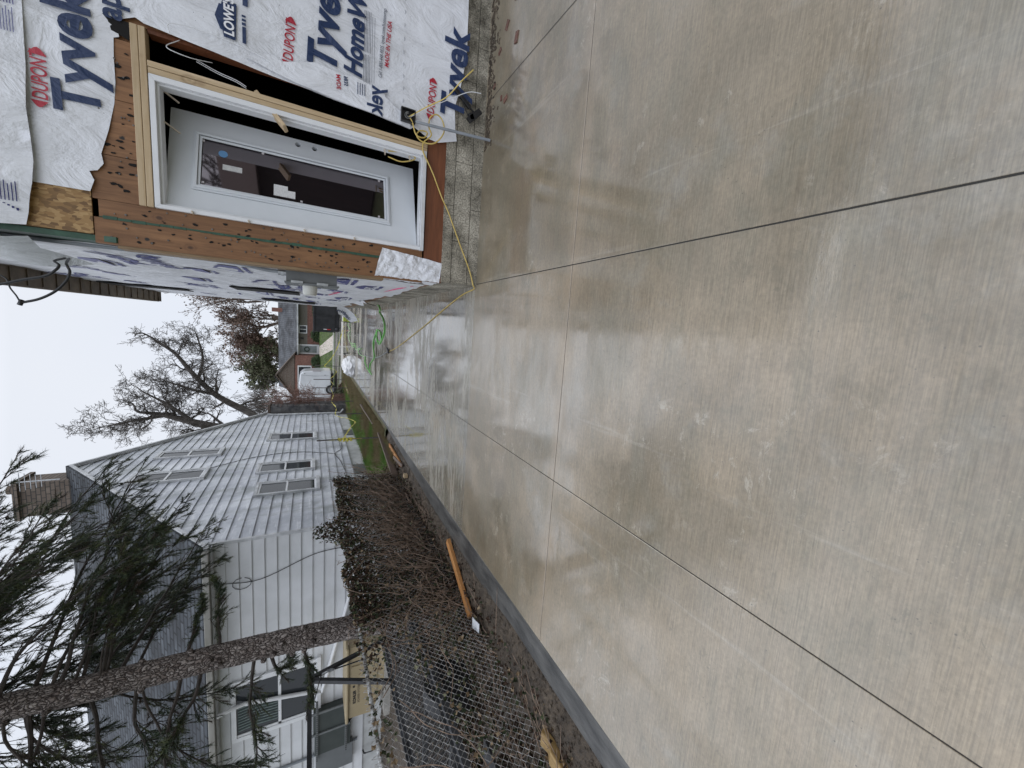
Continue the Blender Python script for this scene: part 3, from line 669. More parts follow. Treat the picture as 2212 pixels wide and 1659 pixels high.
for (d0, d1, e) in ((-.016, 0, .0), (-.026, -.016, .014), (-.012, 0, .036)):
    a = GU0+e; b_ = GU1-e; c_ = GZ0+e; d_ = GZ1-e; q = .022 if e < .03 else .02
    dbox(t, a, a+q, c_, d_, d0, d1-.0005); dbox(t, b_-q, b_, c_, d_, d0, d1-.0005); dbox(t, a+q, b_-q, c_, c_+q, d0, d1-.0005); dbox(t, a+q, b_-q, d_-q, d_, d0, d1-.0005)
t.build('glass_moulding', m_door, slab, bevel=.003)
def door_glass():
    m, nt, bs = newmat('tinted_door_glass'); bs.inputs['Base Color'].default_value = (.008, .006, .007, 1); bs.inputs['Roughness'].default_value = .03; bs.inputs['Specular IOR Level'].default_value = 1.0; bs.inputs['IOR'].default_value = 1.9
    bs.inputs['Specular Tint'].default_value = (1, .90, .95, 1)
    return m
t = MB(); dbox(t, GU0+.05, GU1-.05, GZ0+.05, GZ1-.05, .008, .02); t.build('glass_pane', door_glass(), slab)
for (u, z) in ((GU0+.07, GZ0+.10), (GU1-.075, GZ0+.09), (GU1-.07, GZ1-.5), (GU0+.075, GZ1-.08), (GU0+.07, 1.72), (GU1-.08, GZ1-.07)): t = MB(); dbox(t, u, u+.018, z, z+.018, -.001, .0075); t.build('clear_tab', basic('frosted_tab', (.5, .47, .48), None, rough=.5), slab)
t = MB(); dbox(t, .27, .38, 1.84, 1.95, .003, .0075); dbox(t, .27, .34, 1.78, 1.84, .003, .0075); t.build('white_sticker', basic('sticker_paper', (.6, .6, .6), (.72, .72, .72), 60, .6, (1, 1, 6), lo=.45, hi=.5), slab)
t = MB(); dbox(t, .42, .47, 2.19, 2.33, .003, .0075); t.build('pale_sticker', basic('pale_sticker_paper', (.5, .5, .5), (.62, .62, .6), 40, .6), slab)
t = MB(); cpt = [D(.57+.033*math.cos(i*math.pi/12), 2.33+.033*math.sin(i*math.pi/12), .006) for i in range(24)]; t.face(cpt); stb = t.build('round_blue_sticker', basic('blue_sticker', (.12, .28, .5), None, rough=.5), slab)
SHM = basic('cedar_shim', (.5, .42, .32), (.6, .52, .42), 20, .7)
for z in (1.28, 1.70, 2.12, 2.5): sh_ = MB(); sh_.bar((.768, Y0-.026, z), (.79, Y0-.026, z+.006), .01, .035, (0, 1, 0)); sh_.build('wood_shim', SHM, door)
for z in (1.06, .82): sh_ = MB(); sh_.bar((1.70, Y0+.06, z-.04), (1.63, Y0+.03, z-.05), .008, .03, (0, 1, 0)); sh_.build('wood_shim', SHM, door)
for x in (1.55, 1.32): sh_ = MB(); sh_.bar((x+.35-.2, Y0+.1, 2.70), (x+.10, Y0+.16, 2.6), .008, .03, (0, 1, 0)); sh_.build('wood_shim', SHM, door)

# ---- electrical bits on the right house
bx = thing('electrical_disconnect_box', 'grey metal electrical box with a round white meter hub on the wrapped side wall', 'electrical box', (.40, 4.36, 1.4))
b = MB(); b.box(.335, .476, 4.345, 4.66, 1.42, 1.862); b.build('enclosure', m_grey, bx, bevel=.004)
b = MB(); b.box(.318, .3345, 4.33, 4.67, 1.40, 1.875); b.build('cover', m_grey, bx, bevel=.003)
for z in (1.50, 1.72): b = MB(); b.box(.322, .345, 4.322, 4.3295, z, z+.10); b.box(.312, .3175, 4.325, 4.345, z+.01, z+.04); b.build('hasp', m_steel, bx)
b = MB(); b.cyl((.318, 4.50, 1.66), (.235, 4.50, 1.66), .068, 28, .064); b.cyl((.235, 4.50, 1.66), (.228, 4.50, 1.66), .058, 28); b.build('meter_hub', basic('aged_white_plastic', (.55, .55, .5), (.68, .68, .63), 9, .45), bx, bevel=.003)
b = MB(); b.cyl((.42, 4.42, 1.862), (.42, 4.42, 1.93), .032, 12); b.cyl((.42, 4.42, 1.885), (.42, 4.42, 1.905), .040, 6); b.build('connector', m_steel, bx)
b = MB(); b.tube(catmull([(.42, 4.42, 1.93), (.425, 4.42, 2.05), (.45, 4.40, 2.25), (.455, 4.40, 2.5)]), .018, 10); b.tube([(.455, 4.40, 2.5), (.455, 4.42, 5.2)], .018, 8); b.build('cable', m_pvc, bx)
jb = thing('junction_box', 'small black junction box with loose wires at the foot of the wrap slit', 'junction box', (1.99, Y0-.03, .75))
b = MB(); b.box(1.935, 2.045, Y0-.055, Y0-.05+.03, .76, .885); b.build('box_back', m_black, jb)
b = MB(); 
for (x0, x1, z0, z1) in ((1.93, 1.94, .755, .89), (2.04, 2.05, .755, .89), (1.94, 2.04, .755, .765), (1.94, 2.04, .88, .89)): b.box(x0, x1, Y0-.085, Y0-.05, z0, z1)
b.build('box_rim', m_black, jb)
b = MB()
for k in range(4):
    cx, cz = 1.99+rnd.uniform(-.015, .015), .82+rnd.uniform(-.015, .015); rr_ = .03-.004*k
    b.tube([(cx+rr_*math.cos(t*.6), Y0-.06-.003*k, cz+rr_*math.sin(t*.6)) for t in range(9)], .003, 5)
b.build('coiled_wires', m_steel, jb)
b = MB(); b.tube([(1.955, Y0-.07, .76), (1.95, Y0-.10, .60), (1.955, Y0-.165, .0)], .014, 12); b.build('grey_conduit', m_pvc, tg=('grey plastic conduit leaning from the junction box down to the driveway', 'conduit'))
b = MB(); b.tube(catmull([(1.98, Y0-.06, .82), (2.10, Y0-.10, .66), (2.22, Y0-.16, .48), (2.37, Y0-.22, .36), (2.50, Y0-.24, .25)]), .006, 6); b.build('yellow_wire_tail', basic('yellow_cable_jacket', (.62, .46, .10), (.7, .55, .18), 9, .5), tg=('short stiff yellow wire jutting from the junction box over the wrap', 'cable'))
b = MB(); b.tube(catmull([(1.98, Y0-.06, .81), (2.1, Y0-.1, .64), (2.23, Y0-.14, .43), (2.33, Y0-.17, .26), (2.36, Y0-.17, .13)]), .004, 6); b.build('white_wire_tail', m_white, tg=('thin white wire hanging beside the yellow one from the junction box', 'cable'))
m_cord = basic('yellow_cord_rubber', (.50, .36, .09), (.6, .45, .14), 12, .55)
ec = thing('extension_cord', 'long yellow extension cord over the foundation and across the wet driveway', 'extension cord', (.48, 4.2, 0))
loops = [(1.97, Y0-.07, .80), (1.93, Y0-.08, .78), (1.84, Y0-.07, .74), (1.84, Y0-.06, .66), (1.90, Y0-.05, .63), (1.90, Y0-.04, .70), (1.84, Y0-.05, .73), (1.80, Y0-.05, .66), (1.82, Y0-.06, .55), (1.93, Y0-.08, .47), (2.03, Y0-.09, .49), (2.07, Y0-.09, .55), (2.03, Y0-.08, .61), (1.95, Y0-.07, .62), (1.88, Y0-.06, .59), (1.80, Y0-.05, .66)]
run = [(1.72, Y0-.04, .66), (1.62, Y0-.04, .60), (1.53, Y0-.035, .545), (1.44, Y0-.03, .50), (1.32, Y0-.03, .44), (1.20, Y0-.03, .37), (1.07, Y0-.035, .31), (.87, Y0-.035, .215), (.73, Y0-.035, .145), (.60, Y0-.03, .085), (.49, Y0-.03, .05), (.455, Y0+.03, .012), (.42, 4.50, .009), (.34, 4.91, .008), (.20, 5.5, .008), (.02, 6.23, .008), (-.18, 7.1, .008), (-.37, 7.94, .008), (-.53, 8.7, .008), (-.65, 9.42, .012)]
b = MB(); b.tube(catmull(loops+run, 6), .0068, 7); b.build('cord', m_cord, ec, smooth=True)
b = MB(); b.box(-.70, -.63, 9.42, 9.60, 0, .05); b.bar((-.66, 9.4, .02), (-.58, 9.62, .04), .04, .035); b.build('plug', m_black, ec, bevel=.01)
b = MB(); b.tube(catmull([(-.66, 9.58, .02), (-.85, 10.6, .006), (-1.03, 11.85, .006), (-1.10, 13.0, .006), (-1.16, 14.34, .006)]), .006, 6); b.build('grey_lead', m_pvc, tg=('thin grey lead running from the cord plug to the green hose', 'cable'))
# black bracket hanging on foundation
b = MB(); b.bar((2.39, Y0-.05, .37), (2.25, Y0-.06, .20), .035, .03, (0, 1, 0)); b.bar((2.28, Y0-.06, .24), (2.20, Y0-.06, .12), .012, .02, (0, 1, 0)); b.bar((2.38, Y0-.055, .33), (2.15, Y0-.055, .20), .008, .012, (0, 1, 0)); b.bar((2.12, Y0-.07, .215), (2.25, Y0-.07, .09), .06, .03, (0, 1, 0)); b.bar((2.14, Y0-.07, .17), (2.20, Y0-.07, .20), .05, .03, (0, 1, 0))
b.build('black_bracket', m_black, bevel=.004, tg=('black metal bracket lying against the foundation below the wrap hem', 'bracket'))
# interior wires at door
b = MB(); b.tube(catmull([(1.62, Y0+.05, .98), (1.60, Y0+.03, .85), (1.66, Y0+.03, .72), (1.69, Y0+.02, .80), (1.67, Y0+.04, .98)]), .006, 6); b.build('yellow_wire_loop', m_cord, tg=('yellow wire loop hanging inside the lower right corner of the door', 'cable'))
for i, (p, lab) in enumerate((([(2.05, Y0+.02, 2.55), (1.95, Y0-.03, 2.62), (1.93, Y0-.02, 2.50), (1.97, Y0+.05, 2.40), (1.99, Y0+.08, 2.36)], 'white wire arching out of the top of the dark wall slit'), ([(1.98, Y0+.12, 2.47), (1.93, Y0+.1, 2.33), (1.89, Y0+.06, 2.2), (1.86, Y0+.05, 2.13)], 'pair of pale wires slanting down inside the dark wall slit'), ([(2.05, Y0-.02, 2.60), (2.12, Y0-.04, 2.58), (2.14, Y0-.03, 2.3), (2.10, Y0-.03, 2.0), (2.04, Y0-.04, 1.9)], 'thin white wire trailing down over the wrap flap'))):
    b = MB(); b.tube(catmull(p, 6), .003, 6)
    if i == 1: b.tube([Vector(q)+Vector((.014, 0, .0)) for q in catmull(p, 6)], .003, 6)
    b.build('electrical_wire', m_white, tg=(lab, 'cable', 'loose wires around the door opening'))
# service drop wires at the top corner
b = MB(); b.tube(catmull([(.33, 4.4, 3.36), (.28, 4.1, 3.30), (.245, 3.95, 3.22), (.21, 3.9, 3.215), (.16, 3.9, 3.27), (.12, 3.9, 3.38), (.08, 3.9, 3.48), (.03, 3.9, 3.62)]), .0085, 7)
b.tube(catmull([(.33, 4.4, 3.34), (.27, 4.05, 3.22), (.235, 3.92, 3.165), (.20, 3.9, 3.15), (.14, 3.9, 3.17), (.06, 3.9, 3.23), (0, 3.9, 3.31), (-.035, 3.9, 3.40)]), .0085, 7)
b.tube(catmull([(-.035, 3.9, 3.40), (.01, 3.9, 3.415), (.06, 3.9, 3.44), (.12, 3.9, 3.455), (.16, 3.9, 3.52)]), .0045, 6); b.cyl((-.05, 3.9, 3.405), (-.015, 3.9, 3.39), .014, 8)
b.build('service_cable', m_black, smooth=True, tg=('looped black overhead service cables at the upper house corner', 'cable'))
# brick crumbs by the foundation
m_crumb = brick_mat('broken_brick', (.10, .045, .032), (.17, .085, .06), (.2, .15, .12), 9)
r = random.Random(2)
for i, (x, y) in enumerate([(2.64, 3.5), (2.25, 3.76), (2.87, 3.72), (2.72, 3.86), (2.20, 3.66), (2.45, 3.95), (3.0, 3.55)]):
    b = MB(); a = r.uniform(0, 3); s_ = r.uniform(.014, .03); b.obox((x, y, .004), Vector((math.cos(a), math.sin(a), 0)), Vector((-math.sin(a), math.cos(a), 0)), Vector((0, 0, 1)), s_*1.6, s_, .006)
    b.build('brick_fragment', m_crumb, bevel=.003, tg=('thin dark red brick fragment on the concrete by the foundation', 'brick fragment', 'brick fragments by the foundation'))
b = MB(); r = random.Random(12)
for _ in range(900):
    x = r.uniform(1.9, 4.5); y = 4.12-abs(r.gauss(0, .16))*(.3+abs(noise.noise(Vector((x*3, 0, 0)))*2)); a = r.uniform(0, 3); q = r.uniform(.003, .011)
    b.obox((x, y, q*.3), Vector((math.cos(a), math.sin(a), 0)), Vector((-math.sin(a), math.cos(a), 0)), Vector((0, 0, 1)), q*1.6, q*.7, q*.4)
b.build('debris', basic('debris_chips', (.035, .026, .018), (.11, .085, .06), 6, .8), tg=('wood and brick chips scattered along the foot of the foundation', 'debris', None, 'stuff'))

# ------------------------------------------------------------ WHITE HOUSE (left)
XW = -4.70; YA, YB = 9.17, 20.95; YR = 14.9; ZE = 3.62; ZR = 7.66; ZS = .47
white = thing('white_house', 'two storey house with dirty white lap siding, gable end and grey shingle roof', 'house', (XW, YA, 0))
def siding_mat():
    m, nt, bs = newmat('dirty_white_siding')
    a = noiset(nt, .9, 7, (1, 1, 1), .65); b = noiset(nt, 5, 5, (1, .25, 2.2), .7); d = noiset(nt, 2.0, 5, (1, .8, .35), .7)
    c = ramp(nt, a, [(.32, (.36, .38, .42)), (.5, (.52, .54, .58)), (.66, (.70, .72, .75))])
    c = mixc(nt, math_(nt, 'MULTIPLY', ramp(nt, b, [(.54, 0), (.64, 1)]), .5), c, (.82, .83, .85))
    c = mixc(nt, math_(nt, 'MULTIPLY', ramp(nt, d, [(.50, 0), (.64, 1)]), .55), c, (.20, .22, .20))
    nt.links.new(c, bs.inputs['Base Color']); bs.inputs['Roughness'].default_value = .45; bump(nt, bs, b, .06, .004); return m
m_sid = siding_mat(); m_sidn = basic('clean_white_siding', (.56, .57, .57), (.68, .69, .70), 1.3, .45, bmp=.04)
def rakeY(z):  # gable limits at height z
    if z <= ZE: return YA, YB
    t = (z-ZE)/(ZR-ZE); return YA+(YR-YA)*t, YB-(YB-YR)*t
b = MB(); z = ZS; H_ = .23
while z < ZR-.02:
    z1 = min(z+H_, ZR-.01); a0, b0 = rakeY(z); a1, b1 = rakeY(z1)
    b.face([(XW+.030, a0, z), (XW+.030, b0, z), (XW+.001, b1, z1), (XW+.001, a1, z1)]); b.face([(XW+.030, a0, z), (XW+.030, b0, z), (XW, b0, z), (XW, a0, z)])
    z += H_
b.build('gable_siding', m_sid, white)
b = MB(); z = ZS
while z < ZE:
    z1 = min(z+H_, ZE+.1); b.face([(XW, YA-.026, z), (-15, YA-.026, z), (-15, YA-.001, z1), (XW, YA-.001, z1)]); b.face([(XW, YA-.026, z), (-15, YA-.026, z), (-15, YA, z), (XW, YA, z)]); z += H_
b.build('side_siding', m_sidn, white)
b = MB(); b.box(XW-.03, XW+.034, YA-.034, YA+.03, ZS-.02, ZE+.05); b.build('corner_trim', m_trim, white); b = MB(); b.box(XW-.005, XW+.034, YB-.06, YB+.005, ZS-.02, ZE+.05); b.build('corner_trim', m_trim, white)
b = MB(); b.prism([(YA, ZS-.02), (YB, ZS-.02), (YB, ZE), (YR, ZR-.02), (YA, ZE)], 'x', XW-.1, XW-.01); b.box(-15, XW-.1, YA+.005, YA+.1, ZS-.02, ZE); b.build('wall', m_sidn, white)
b = MB(); b.box(-15, XW-.015, YA+.015, YB-.02, -.3, ZS); b.build('foundation', basic('painted_foundation', (.42, .43, .42), (.6, .61, .6), 2.6, .7, bmp=.3, bsc=30), white)
# roof
def shingle(name, c1, c2, sx=.30, sy=.13, rot=None):
    m, nt, bs = newmat(name)
    bt = N(nt, 'ShaderNodeTexBrick', Scale=1.0); bt.inputs['Brick Width'].default_value = .42; bt.inputs['Row Height'].default_value = .165; bt.inputs['Mortar Size'].default_value = .024
    bt.inputs['Color1'].default_value = (*c1, 1); bt.inputs['Color2'].default_value = (*c2, 1); bt.inputs['Mortar'].default_value = (.008, .009, .011, 1)
    nt.links.new(coords(nt, (1, 1, 1), rot or (math.atan2(ZR-ZE, YR-YA)*-1, 0, 0)), bt.inputs['Vector'])
    c = mixc(nt, .7, bt.outputs['Color'], ramp(nt, noiset(nt, .9, 6), [(.38, .12), (.56, .60)]), 'OVERLAY')
    nt.links.new(c, bs.inputs['Base Color']); bs.inputs['Roughness'].default_value = .7; bs.inputs['Specular IOR Level'].default_value = .2
    bump(nt, bs, math_(nt, 'SUBTRACT', 1.0, bt.outputs['Fac']), .7, .01); return m
m_shn = shingle('grey_shingle', (.026, .031, .037), (.068, .076, .086))
sl_ = Vector((0, YR-YA, ZR-ZE)).normalized(); OV = .32
ya, za = YA-OV*sl_.y, ZE-OV*sl_.z+.09; yb = YB+.25; zb = ZE-.25*(ZR-ZE)/(YB-YR)+.09
b = MB(); b.prism([(ya, za), (YR, ZR+.06), (YR, ZR+.12), (ya, za+.06)], 'x', -15.2, XW+.10); b.prism([(YR, ZR+.06), (yb, zb), (yb, zb+.06), (YR, ZR+.12)], 'x', -15.2, XW+.10)
roofw = b.build('roof', m_shn, white)
b = MB(); b.prism([(ya-.01, za-.09), (YR, ZR-.03), (YR, ZR+.055), (ya-.01, za-.005)], 'x', XW+.03, XW+.125); b.prism([(YR, ZR-.03), (yb, zb-.09), (yb, zb-.005), (YR, ZR+.055)], 'x', XW+.03, XW+.125); b.build('rake_board', m_trim, white)
b = MB(); b.box(-15.2, XW+.02, ya-.10, ya+.005, za-.09, za+.02); b.build('gutter', basic('stained_gutter', (.20, .19, .16), (.36, .35, .32), 3, .5, (.3, 1, 1)), white, bevel=.01)
b = MB(); b.box(-15.2, XW+.03, ya, YA-.02, za-.11, za-.095); b.build('eave_soffit', m_trim, white)
b = MB(); b.box(-7.25, -6.95, 10.95, 11.2, 4.95, 5.28); b.prism([(-7.32, 5.28), (-6.9, 5.28), (-7.1, 5.44)], 'y', 10.85, 11.3); b.build('roof_vent', m_black, roofw)
b = MB(); b.box(-7.3, -6.92, 10.70, 10.95, 5.05, 5.20); b.build('vent_flashing', basic('bare_aluminium', (.6, .62, .64), None, rough=.3, metal=.3), roofw)
b = MB(); b.box(-5.9, -4.95, 14.7, 15.4, 7.3, 8.62); b.box(-5.97, -4.88, 14.63, 15.47, 8.62, 8.72); b.cyl((-5.2, 15, 8.7), (-5.2, 15, 8.95), .12, 10)
b.build('chimney', brick_mat('tan_brick', (.13, .10, .08), (.19, .15, .12), (.05, .045, .04), 3, .6, .28, .03), roofw)
b = MB(); b.cyl((-4.8, 14.4, 7.7), (-4.8, 14.4, 8.5), .015, 6)
for k in range(5): b.bar((-5.05+.02*k, 14.4, 8.45-.1*k), (-4.55-.02*k, 14.4, 8.45-.1*k), .012, .012)
b.build('antenna', m_steel, roofw)
def window_x(y0, y1, z0, z1, curt=True):
    o = MB(); t = .075; X0 = XW+.002
    o.box(X0, XW+.080, y0, y0+t, z0, z1); o.box(X0, XW+.080, y1-t, y1, z0, z1); o.box(X0, XW+.080, y0+t, y1-t, z1-t, z1); o.box(X0, XW+.10, y0-.03, y1+.03, z0-.05, z0+.04)
    fr_ = o.build('window', m_trim, white, bevel=.004)
    zm = (z0+z1)/2
    o = MB()
    for (a, c_, xo) in ((zm-.01, z1-t, .062), (z0+.04, zm+.03, .050)):
        o.box(X0, XW+xo, y0+t, y0+t+.045, a, c_); o.box(X0, XW+xo, y1-t-.045, y1-t, a, c_); o.box(X0, XW+xo, y0+t+.045, y1-t-.045, c_-.045, c_); o.box(X0, XW+xo, y0+t+.045, y1-t-.045, a, a+.045)
    o.build('sash', m_white, fr_)
    o = MB(); o.box(X0, XW+.040, y0+t+.04, y1-t-.04, z0+.05, z1-t-.02); o.build('pane', m_glass, fr_)
for (y0, y1, z0, z1) in ((16.45, 17.45, 1.50, 3.14), (13.0, 13.88, 1.58, 3.12), (11.3, 12.22, 1.48, 2.98), (15.12, 15.86, 4.32, 5.98), (13.0, 13.85, 4.36, 6.02)): window_x(y0, y1, z0, z1)
for y in (17.3, 12.8):
    b = MB(); b.box(XW-.01, XW+.012, y-.45, y+.35, .08, .42); b.build('basement_window', basic('basement_glass', (.10, .11, .11), (.15, .16, .16), 3, .4), white)
# near wall: big window, pipe, vent pipes
o = MB(); x0, x1, z0, z1, t = -9.45, -7.95, 1.50, 3.20, .09
o.box(x0, x0+t, YA-.075, YA-.002, z0, z1); o.box(x1-t, x1, YA-.075, YA-.002, z0, z1); o.box(x0+t, x1-t, YA-.075, YA-.002, z1-t, z1); o.box(x0-.04, x1+.04, YA-.10, YA-.002, z0-.06, z0+.03)
fr_ = o.build('picture_window', m_white, white, bevel=.004)
o = MB(); o.box(x0+t, x1-t, YA-.05, YA-.002, 2.26, 2.32); o.box(x0+t, x0+t+.05, YA-.05, YA-.002, z0+.03, z1-t); o.box(x1-t-.05, x1-t, YA-.05, YA-.002, z0+.03, z1-t); o.box(x0+t, x1-t, YA-.05, YA-.002, z0+.03, z0+.08); o.build('sash', m_white, fr_)
o = MB(); o.box(x0+t+.04, x1-t-.04, YA-.03, YA-.002, z0+.06, z1-t); o.build('pane', m_glass, fr_)
o = MB()
for k in range(9):
    xx = x0+.25+k*.07; o.tube([(xx, YA-.034, 2.33), (xx+.03, YA-.034, 2.7), (xx-.01, YA-.034, 3.08)], .02, 5)
o.build('curtain', basic('sage_curtain', (.12, .16, .15), (.17, .21, .2), 9, .8), fr_)
for (x, z1) in ((-10.6, 3.45), (-12.6, 3.45)):
    b = MB(); b.tube([(x, YA-.05, .6), (x, YA-.05, z1)], .03, 8); b.build('wall_conduit', m_pvc, white)
b = MB(); b.tube([(-8.45, YA-.28, 3.42), (-8.48, YA-.16, 3.15), (-8.52, YA-.09, 2.95)], .042, 8); b.tube([(-8.52, YA-.09, 2.95), (-8.80, YA-.09, 1.50)], .042, 8); b.tube([(-8.80, YA-.09, 1.50), (-8.86, YA-.09, 1.42), (-6.8, YA-.09, .90), (-5.4, YA-.09, .62)], .045, 8)
b.build('downspout', m_white, white, smooth=False)
b = MB(); b.tube([(XW+.10, YB-.12, ZE-.15), (XW+.07, YB-.12, ZE-.4), (XW+.07, YB-.12, .35), (XW+.25, YB-.12, .2)], .045, 8); b.build('front_downspout', m_trim, white)
# cables on the siding
b = MB(); b.tube(catmull([(XW+.04, 13.1, 6.9), (XW+.035, 13.5, 5.0), (XW+.03, 14.6, 3.4), (XW+.03, 14.9, 2.2), (XW+.03, 14.6, 1.3), (XW+.03, 14.4, .9)]), .009, 5); b.tube(catmull([(XW+.03, 15.7, .62), (XW+.03, 14.9, .66), (XW+.03, 14.4, .9), (XW+.03, 13.6, .78), (XW+.03, 12.6, .7)]), .010, 5)
b.build('wall_cable', m_black, white); b = MB(); b.tube(catmull([(XW-.9, YA-.035, 3.3), (XW-.95, YA-.035, 2.6), (XW-.6, YA-.035, 1.6), (XW-.55, YA-.035, .9)]), .008, 5)
b.tube([(XW-.97+.13*math.cos(t*.6), YA-.035, 2.95+.17*math.sin(t*.6)) for t in range(11)], .007, 5)
b.build('wall_cable', m_black, white)
# stone face and porch part at the far corner
b = MB(); b.box(-9, -4.30, 21.0, 22.0, -.2, 3.35)
r = random.Random(5); z = -.05
while z < 3.25:
    h = r.uniform(.14, .26); y = 21.01
    while y < 21.98:
        l = r.uniform(.25, .55); y2 = min(y+l, 21.98); b.obox((-4.29, (y+y2)/2-.01, z+h/2), Vector((1, 0, 0)), Vector((0, 1, 0)), Vector((0, 0, 1)), .012+r.uniform(0, .02), (y2-y)/2-.015, h/2-.014)
        y = y2
    x = -4.32
    z += h
b.build('stone_wing', basic('dark_ledge_stone', (.05, .05, .055), (.16, .155, .15), 4, .6, bmp=.4), white)
b = MB(); b.prism([(20.98, 3.36), (22.1, 3.36), (22.1, 3.40), (20.98, 3.46)], 'x', -9, -4.2); b.build('wing_roof', MATS['brown_roof_shingle'], white)

# ------------------------------------------------------------ generator and cabinets at the near wall
m_tan = basic('tan_enamel', (.36, .29, .17), (.41, .33, .20), 2.5, .45)
gen = thing('standby_generator', 'tan metal standby generator against the white house behind the chain link fence', 'generator', (-8, 8.5, 0))
b = MB(); b.prism([(-7.15, .14), (-8.35, .14), (-8.96, .40), (-8.93, .90), (-7.15, .90)], 'y', 8.2, 8.95); body = b.build('housing', m_tan, gen, bevel=.012)
b = MB(); b.box(-9.0, -7.12, 8.14, 9.0, .905, .97); b.build('lid', m_tan, gen, bevel=.02)
b = MB(); b.box(-8.62, -7.62, 8.180, 8.1995, .30, .86); dp = b.build('door_panel', m_tan, gen, bevel=.006)
GT = lambda x, z: (x, 8.176, z)
b = MB(); textmb('KOHLER', .088, GT, (-8.56, .755), 0, 0, .004, 1.0, mb=b); b.build('maker_lettering', m_black, dp, recalc=False)
b = MB(); textmb('POWER SYSTEMS', .072, GT, (-8.56, .67), 0, 0, .001, .92, mb=b); b.build('type_lettering', basic('brown_print', (.13, .1, .06), None), dp, recalc=False)
b = MB(); b.cyl((-8.12, 8.182, .80), (-8.12, 8.165, .80), .022, 12); b.build('lock', m_black, dp)
b = MB(); b.box(-9.1, -7.1, 8.1, 9.05, -.05, .139); b.build('base_pad', MATS['kerb_concrete'], gen)
cab = thing('transfer_cabinet', 'dark grey electrical cabinets with slotted strut channels on the near white wall', 'electrical cabinet', (-9.9, 9, .7))
m_slot = basic('slotted_strut', (.05, .06, .058), None, rough=.5)
for (x0, x1, z0, z1) in ((-9.85, -9.28, .90, 1.60), (-10.45, -9.88, .78, 1.58)):
    b = MB(); b.box(x0, x1, YA-.22, YA-.03, z0, z1); b.build('cabinet', basic('dark_green_grey_enamel', (.035, .045, .042), (.05, .06, .056), 3, .5), cab, bevel=.008)
b = MB(); b.box(-11.1, -10.48, YA-.18, YA-.03, .72, 1.55); b.build('grey_cabinet', m_grey, cab, bevel=.008)
b = MB()
for (x0, x1, z) in ((-10.6, -8.95, 1.50), (-10.5, -9.1, .86)): b.box(x0, x1, YA-.27, YA-.2205, z, z+.05)
for x in (-9.30, -9.87): b.box(x, x+.05, YA-.25, YA-.2205, .80, 1.66)
st_ = b.build('strut_channel', basic('strut_steel', (.12, .13, .13), (.17, .18, .18), 9, .5), cab)
b = MB(); x = -10.55
while x < -9.0: b.box(x, x+.03, YA-.2735, YA-.2705, 1.512, 1.536); b.box(x, x+.03, YA-.2735, YA-.2705, .872, .896) if x < -9.15 else None; x += .055
b.build('channel_slots', m_black, st_)
for (p, lab) in (([(-9.6, YA-.12, .9), (-9.3, YA-.18, .6), (-8.9, YA-.25, .35), (-8.6, YA-.3, .2)], 'w'), ([(-9.9, YA-.12, .8), (-9.5, YA-.18, .5), (-9.0, YA-.25, .25)], 'w')):
    b = MB(); b.tube(catmull(p), .022, 8); b.build('flexible_conduit', m_black, cab)
b = MB(); b.tube([(-11.0, YA-.06, .46), (-11.0, YA-.16, .44), (-11.0, YA-.17, .40)], .02, 8); b.tube(catmull([(-11.0, YA-.17, .40), (-10.9, YA-.25, .2), (-10.6, YA-.3, .05)]), .014, 6)
b.build('garden_tap', m_black, tg=('black garden tap and short hose low on the near white wall', 'tap'))

# ------------------------------------------------------------ utility trailer
m_frame = basic('black_angle_iron', (.010, .010, .011), (.022, .022, .024), 6, .4, bmp=.1)
tr = thing('utility_trailer', 'black utility trailer with expanded metal deck parked behind the chain link fence', 'trailer', (-4.7, 3.5, 0))
m_rail = basic('worn_black_rail', (.035, .037, .04), (.09, .093, .1), 5, .35, metal=.3)
for x in (-5.70, -3.72):
    b = MB(); b.box(x-.03, x+.03, 1.2, 6.55, .44, .50); b.box(x-.03, x-.022, 1.2, 6.55, .50, .53); b.build('side_rail', m_rail, tr)
b = MB()
for y in (1.2, 2.1, 3.0, 3.9, 4.8, 5.7, 6.52): b.box(-5.67, -3.75, y-.025, y+.025, .40, .455)
b.build('cross_members', m_frame, tr)
b = MB(); y = 1.25
k = 0
while y < 6.5:
    pts = []; x = -5.66; q = 0
    while x < -3.74:
        pts.append((x, y+(.014 if (q+k) % 2 else -.014), .462)); x += .055; q += 1
    b.tube(pts, .0035, 3, False); y += .034; k += 1
b.build('mesh_deck', basic('black_mesh_metal', (.008, .008, .008), (.035, .035, .035), 60, .6, lo=.5, hi=.7), tr, recalc=False)
b = MB(); b.bar((-5.70, 5.60, .5), (-5.70, 6.12, 1.66), .06, .06); b.build('post', m_frame, tr)
b = MB(); b.bar((-5.70, 6.15, 1.67), (-5.70, 3.2, 1.67), .06, .06); b.build('top_bar', m_frame, tr)
b = MB(); b.bar((-5.70, 6.15, 1.67), (-5.70, 6.50, .5), .055, .055); b.build('brace', m_frame, tr)
b = MB(); b.bar((-5.70, 3.3, .5), (-5.70, 3.3, 1.64), .05, .05); b.bar((-5.70, 3.3, 1.64), (-5.70, 2.6, .5), .05, .05); b.build('rear_post', m_frame, tr)
b = MB(); b.tube([(-5.66, 6.13, 1.50+0*t) for t in (0,)]+[(-5.64, 6.13, 1.42)], .012, 6)
b.tube([(-5.64+.022*math.cos(t*1.3), 6.13+.022*math.sin(t*1.3), 1.42-.0035*t) for t in range(30)], .005, 5); b.build('tension_spring', m_steel, tr)
b = MB(); b.tube([(-5.64, 6.13, 1.50), (-5.64, 5.7, 1.60)], .008, 5); b.tube([(-5.64, 6.13, 1.31), (-5.66, 6.18, .60)], .011, 5); b.build('lift_cable', m_frame, tr)
